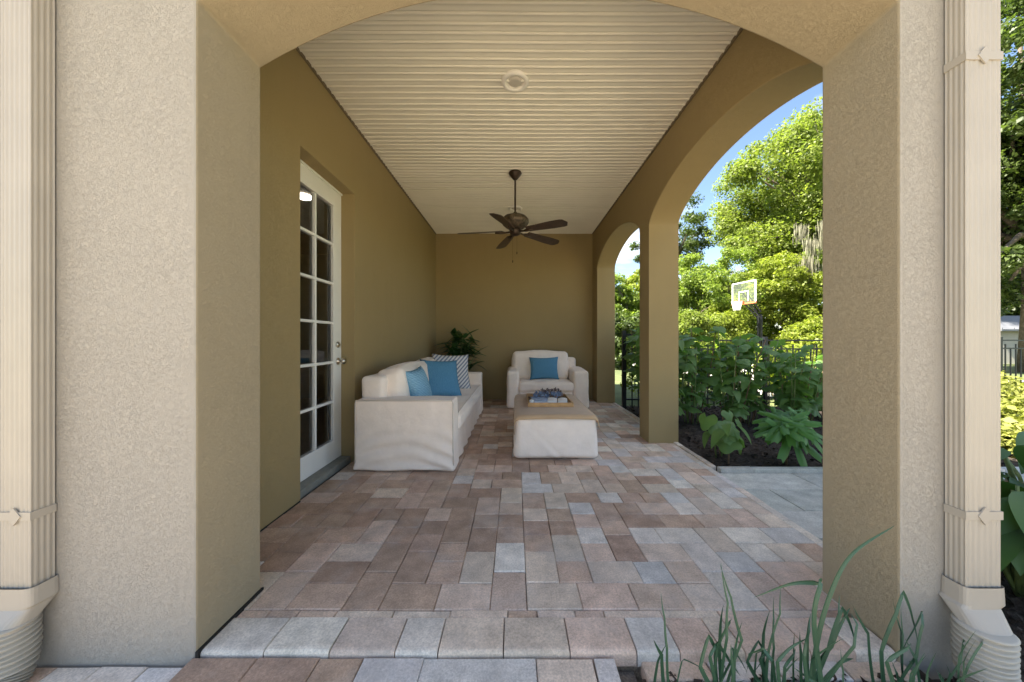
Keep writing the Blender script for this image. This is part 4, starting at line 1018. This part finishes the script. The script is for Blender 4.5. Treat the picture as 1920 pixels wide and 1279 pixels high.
# ------------------------------------------------------------------ trees
def tree(loc, label, cen, rad, ncl, per, clr, leaf, mat, seed, trunk_r=.25, group='trees beyond the fence', low=-.9, name='oak_tree', trunk_top=None, moss=None, cat='tree'):
    r_ = random.Random(seed); e = empty(name, (*loc, -.16), label, cat, group)
    cen = Vector(cen); cl = []
    while len(cl) < ncl:
        d = Vector((r_.gauss(0, 1), r_.gauss(0, 1), r_.gauss(0, 1))).normalized(); k = r_.random() ** .42
        p = Vector((d.x * rad[0] * k, d.y * rad[1] * k, d.z * rad[2] * k))
        if d.z * k < low: continue
        if mnoise.noise(Vector((p.x * .32 + seed, p.y * .32, p.z * .42))) < -.17 and k > .55: continue
        cl.append(cen + p)
    radii = [clr * r_.uniform(.6, 1.25) for _ in cl]
    quads_obj('crown', leaf_cloud([tuple(c) for c in cl], radii, per, leaf, seed, up=.45, squash=.72, shell=.6), mat, e)
    tt = Vector(trunk_top or (cen.x * .6, cen.y * .6, cen.z - rad[2] * .45))
    m = MB(); m.tube([(0, 0, -.2), (tt.x * .3, tt.y * .3, tt.z * .5), tt], [trunk_r * 1.25, trunk_r * .9, trunk_r * .7], 10); m.build('trunk', 'bark', e, True)
    m = MB()
    for c in r_.sample(cl, min(len(cl), max(8, ncl // 5))):
        md = tt.lerp(c, .5) + Vector((r_.uniform(-.3, .3), r_.uniform(-.3, .3), .12 * (c - tt).length)); m.tube([tt - Vector((0, 0, .2)), md, c], [trunk_r * .35, trunk_r * .2, trunk_r * .05], 6)
    m.build('limbs', 'bark', e, True)
    if moss:
        V = []
        rng = np.random.default_rng(seed + 1)
        for (mx, my, mz, ln, nn2, wd) in moss:
            cc = np.stack([mx + rng.normal(size=nn2) * wd, my + rng.normal(size=nn2) * wd, mz - rng.random(nn2) * ln], 1)
            L = rng.uniform(.35, .9, nn2); q = np.empty((nn2, 4, 3)); an = rng.uniform(0, 3.14, nn2); dx = np.cos(an) * .014; dy = np.sin(an) * .014
            q[:, 0] = cc; q[:, 1] = cc + np.stack([dx, dy, -L * .3], 1); q[:, 2] = cc + np.stack([dx * .3, dy * .3, -L], 1); q[:, 3] = cc + np.stack([-dx, -dy, -L * .4], 1); V.append(q.reshape(-1, 3))
        quads_obj('hanging_moss', np.concatenate(V), 'moss', e)['kind'] = 'stuff'
    return e
tree((22.0, 23.5), 'big live oak with hanging moss rising behind the basketball hoop', (-.6, 0, 10.5), (7.2, 6.5, 6.3), 430, 480, 1.05, .18, 'leaf_oak', 1, .5, moss=[(random.Random(q).uniform(-6.6, -1.5), random.Random(q + 50).uniform(-5.2, -3.6), random.Random(q + 99).uniform(5.6, 8.2), random.Random(q + 7).uniform(.3, 1.5), 130, .16) for q in range(30)])
tree((13.5, 29.0), 'sparse dark oak showing sky between its branches left of big oak', (-.4, 0, 9.5), (3.2, 3.0, 4.2), 60, 300, .75, .18, 'leaf_oak_dark', 2, .3)
SM = [((10.3, 20.4), 'round green tree just right of the middle pier', (2.1, 2.0, 3.2), 3.2, 'leaf_mid'), ((13.2, 21.0), 'green bushy tree directly left of the basketball hoop', (2.4, 2.0, 3.4), 3.5, 'leaf_mid'), ((16.6, 23.0), 'taller green tree between the hoop and the big oak', (3.4, 2.2, 4.4), 4.6, 'leaf_oak'),
      ((12.0, 18.9), 'low lime green bush behind the hoop pole', (1.5, 1.3, 1.8), 1.8, 'leaf_lime'), ((15.4, 19.4), 'lime yellow bushy tree right of the basketball hoop', (2.6, 2.0, 3.2), 3.2, 'leaf_lime'),
      ((18.8, 19.2), 'green bushy tree seen at the edge of the right pillar', (2.6, 2.0, 3.8), 3.6, 'leaf_mid'), ((9.2, 17.6), 'low green bush at the foot of the round tree', (1.4, 1.2, 1.5), 1.4, 'leaf_oak'), ((14.6, 16.6), 'low lime bush standing in front of the lime yellow tree', (1.3, 1.0, 1.1), 1.1, 'leaf_lime'), ((17.2, 16.4), 'low green bush behind the fence post', (1.5, 1.2, 1.5), 1.4, 'leaf_mid')]
for k, (loc, lb, rad, cz, mt) in enumerate(SM):
    tree(loc, lb, (0, 0, cz), rad, int(52 + 10 * rad[0] * rad[2]), 330, .55, .125, mt, 20 + k, .12, 'bushy trees behind the hoop', -1, 'bushy_tree')
tree((7.3, 23.5), 'bright green tree seen through the small far arch', (0, 0, 3.6), (2.2, 2.0, 2.7), 110, 260, .55, .18, 'leaf_mid', 40, .2, low=-1)
tree((9.6, 26.0), 'lime green tree behind the one in the far arch', (0, 0, 3.7), (2.4, 2, 2.9), 110, 260, .6, .19, 'leaf_lime', 41, .2, low=-1)
tree((4.9, 14.6), 'dark round bush behind the gate', (0, 0, 1.6), (1.3, 1.2, 1.7), 70, 220, .4, .14, 'leaf_oak_dark', 42, .1, low=-1, name='round_bush', cat='bush')
tree((20.3, 13.2), 'tall shady oak overhanging the garden at the right edge', (-1.2, -.6, 8.0), (5.0, 4.2, 6.2), 300, 420, .85, .17, 'leaf_oak_dark', 43, .45, low=-1)
tree((36.5, 27.0), 'dark tree standing behind the shed', (0, 0, 5.4), (5.0, 3.2, 5.6), 220, 300, .9, .24, 'leaf_oak_dark', 44, .3, low=-1)
tree((43.5, 28.0), 'dark tree behind the shed, farthest right', (0, 0, 5.6), (4.6, 3.2, 5.8), 160, 300, .9, .24, 'leaf_oak_dark', 45, .3, low=-1)
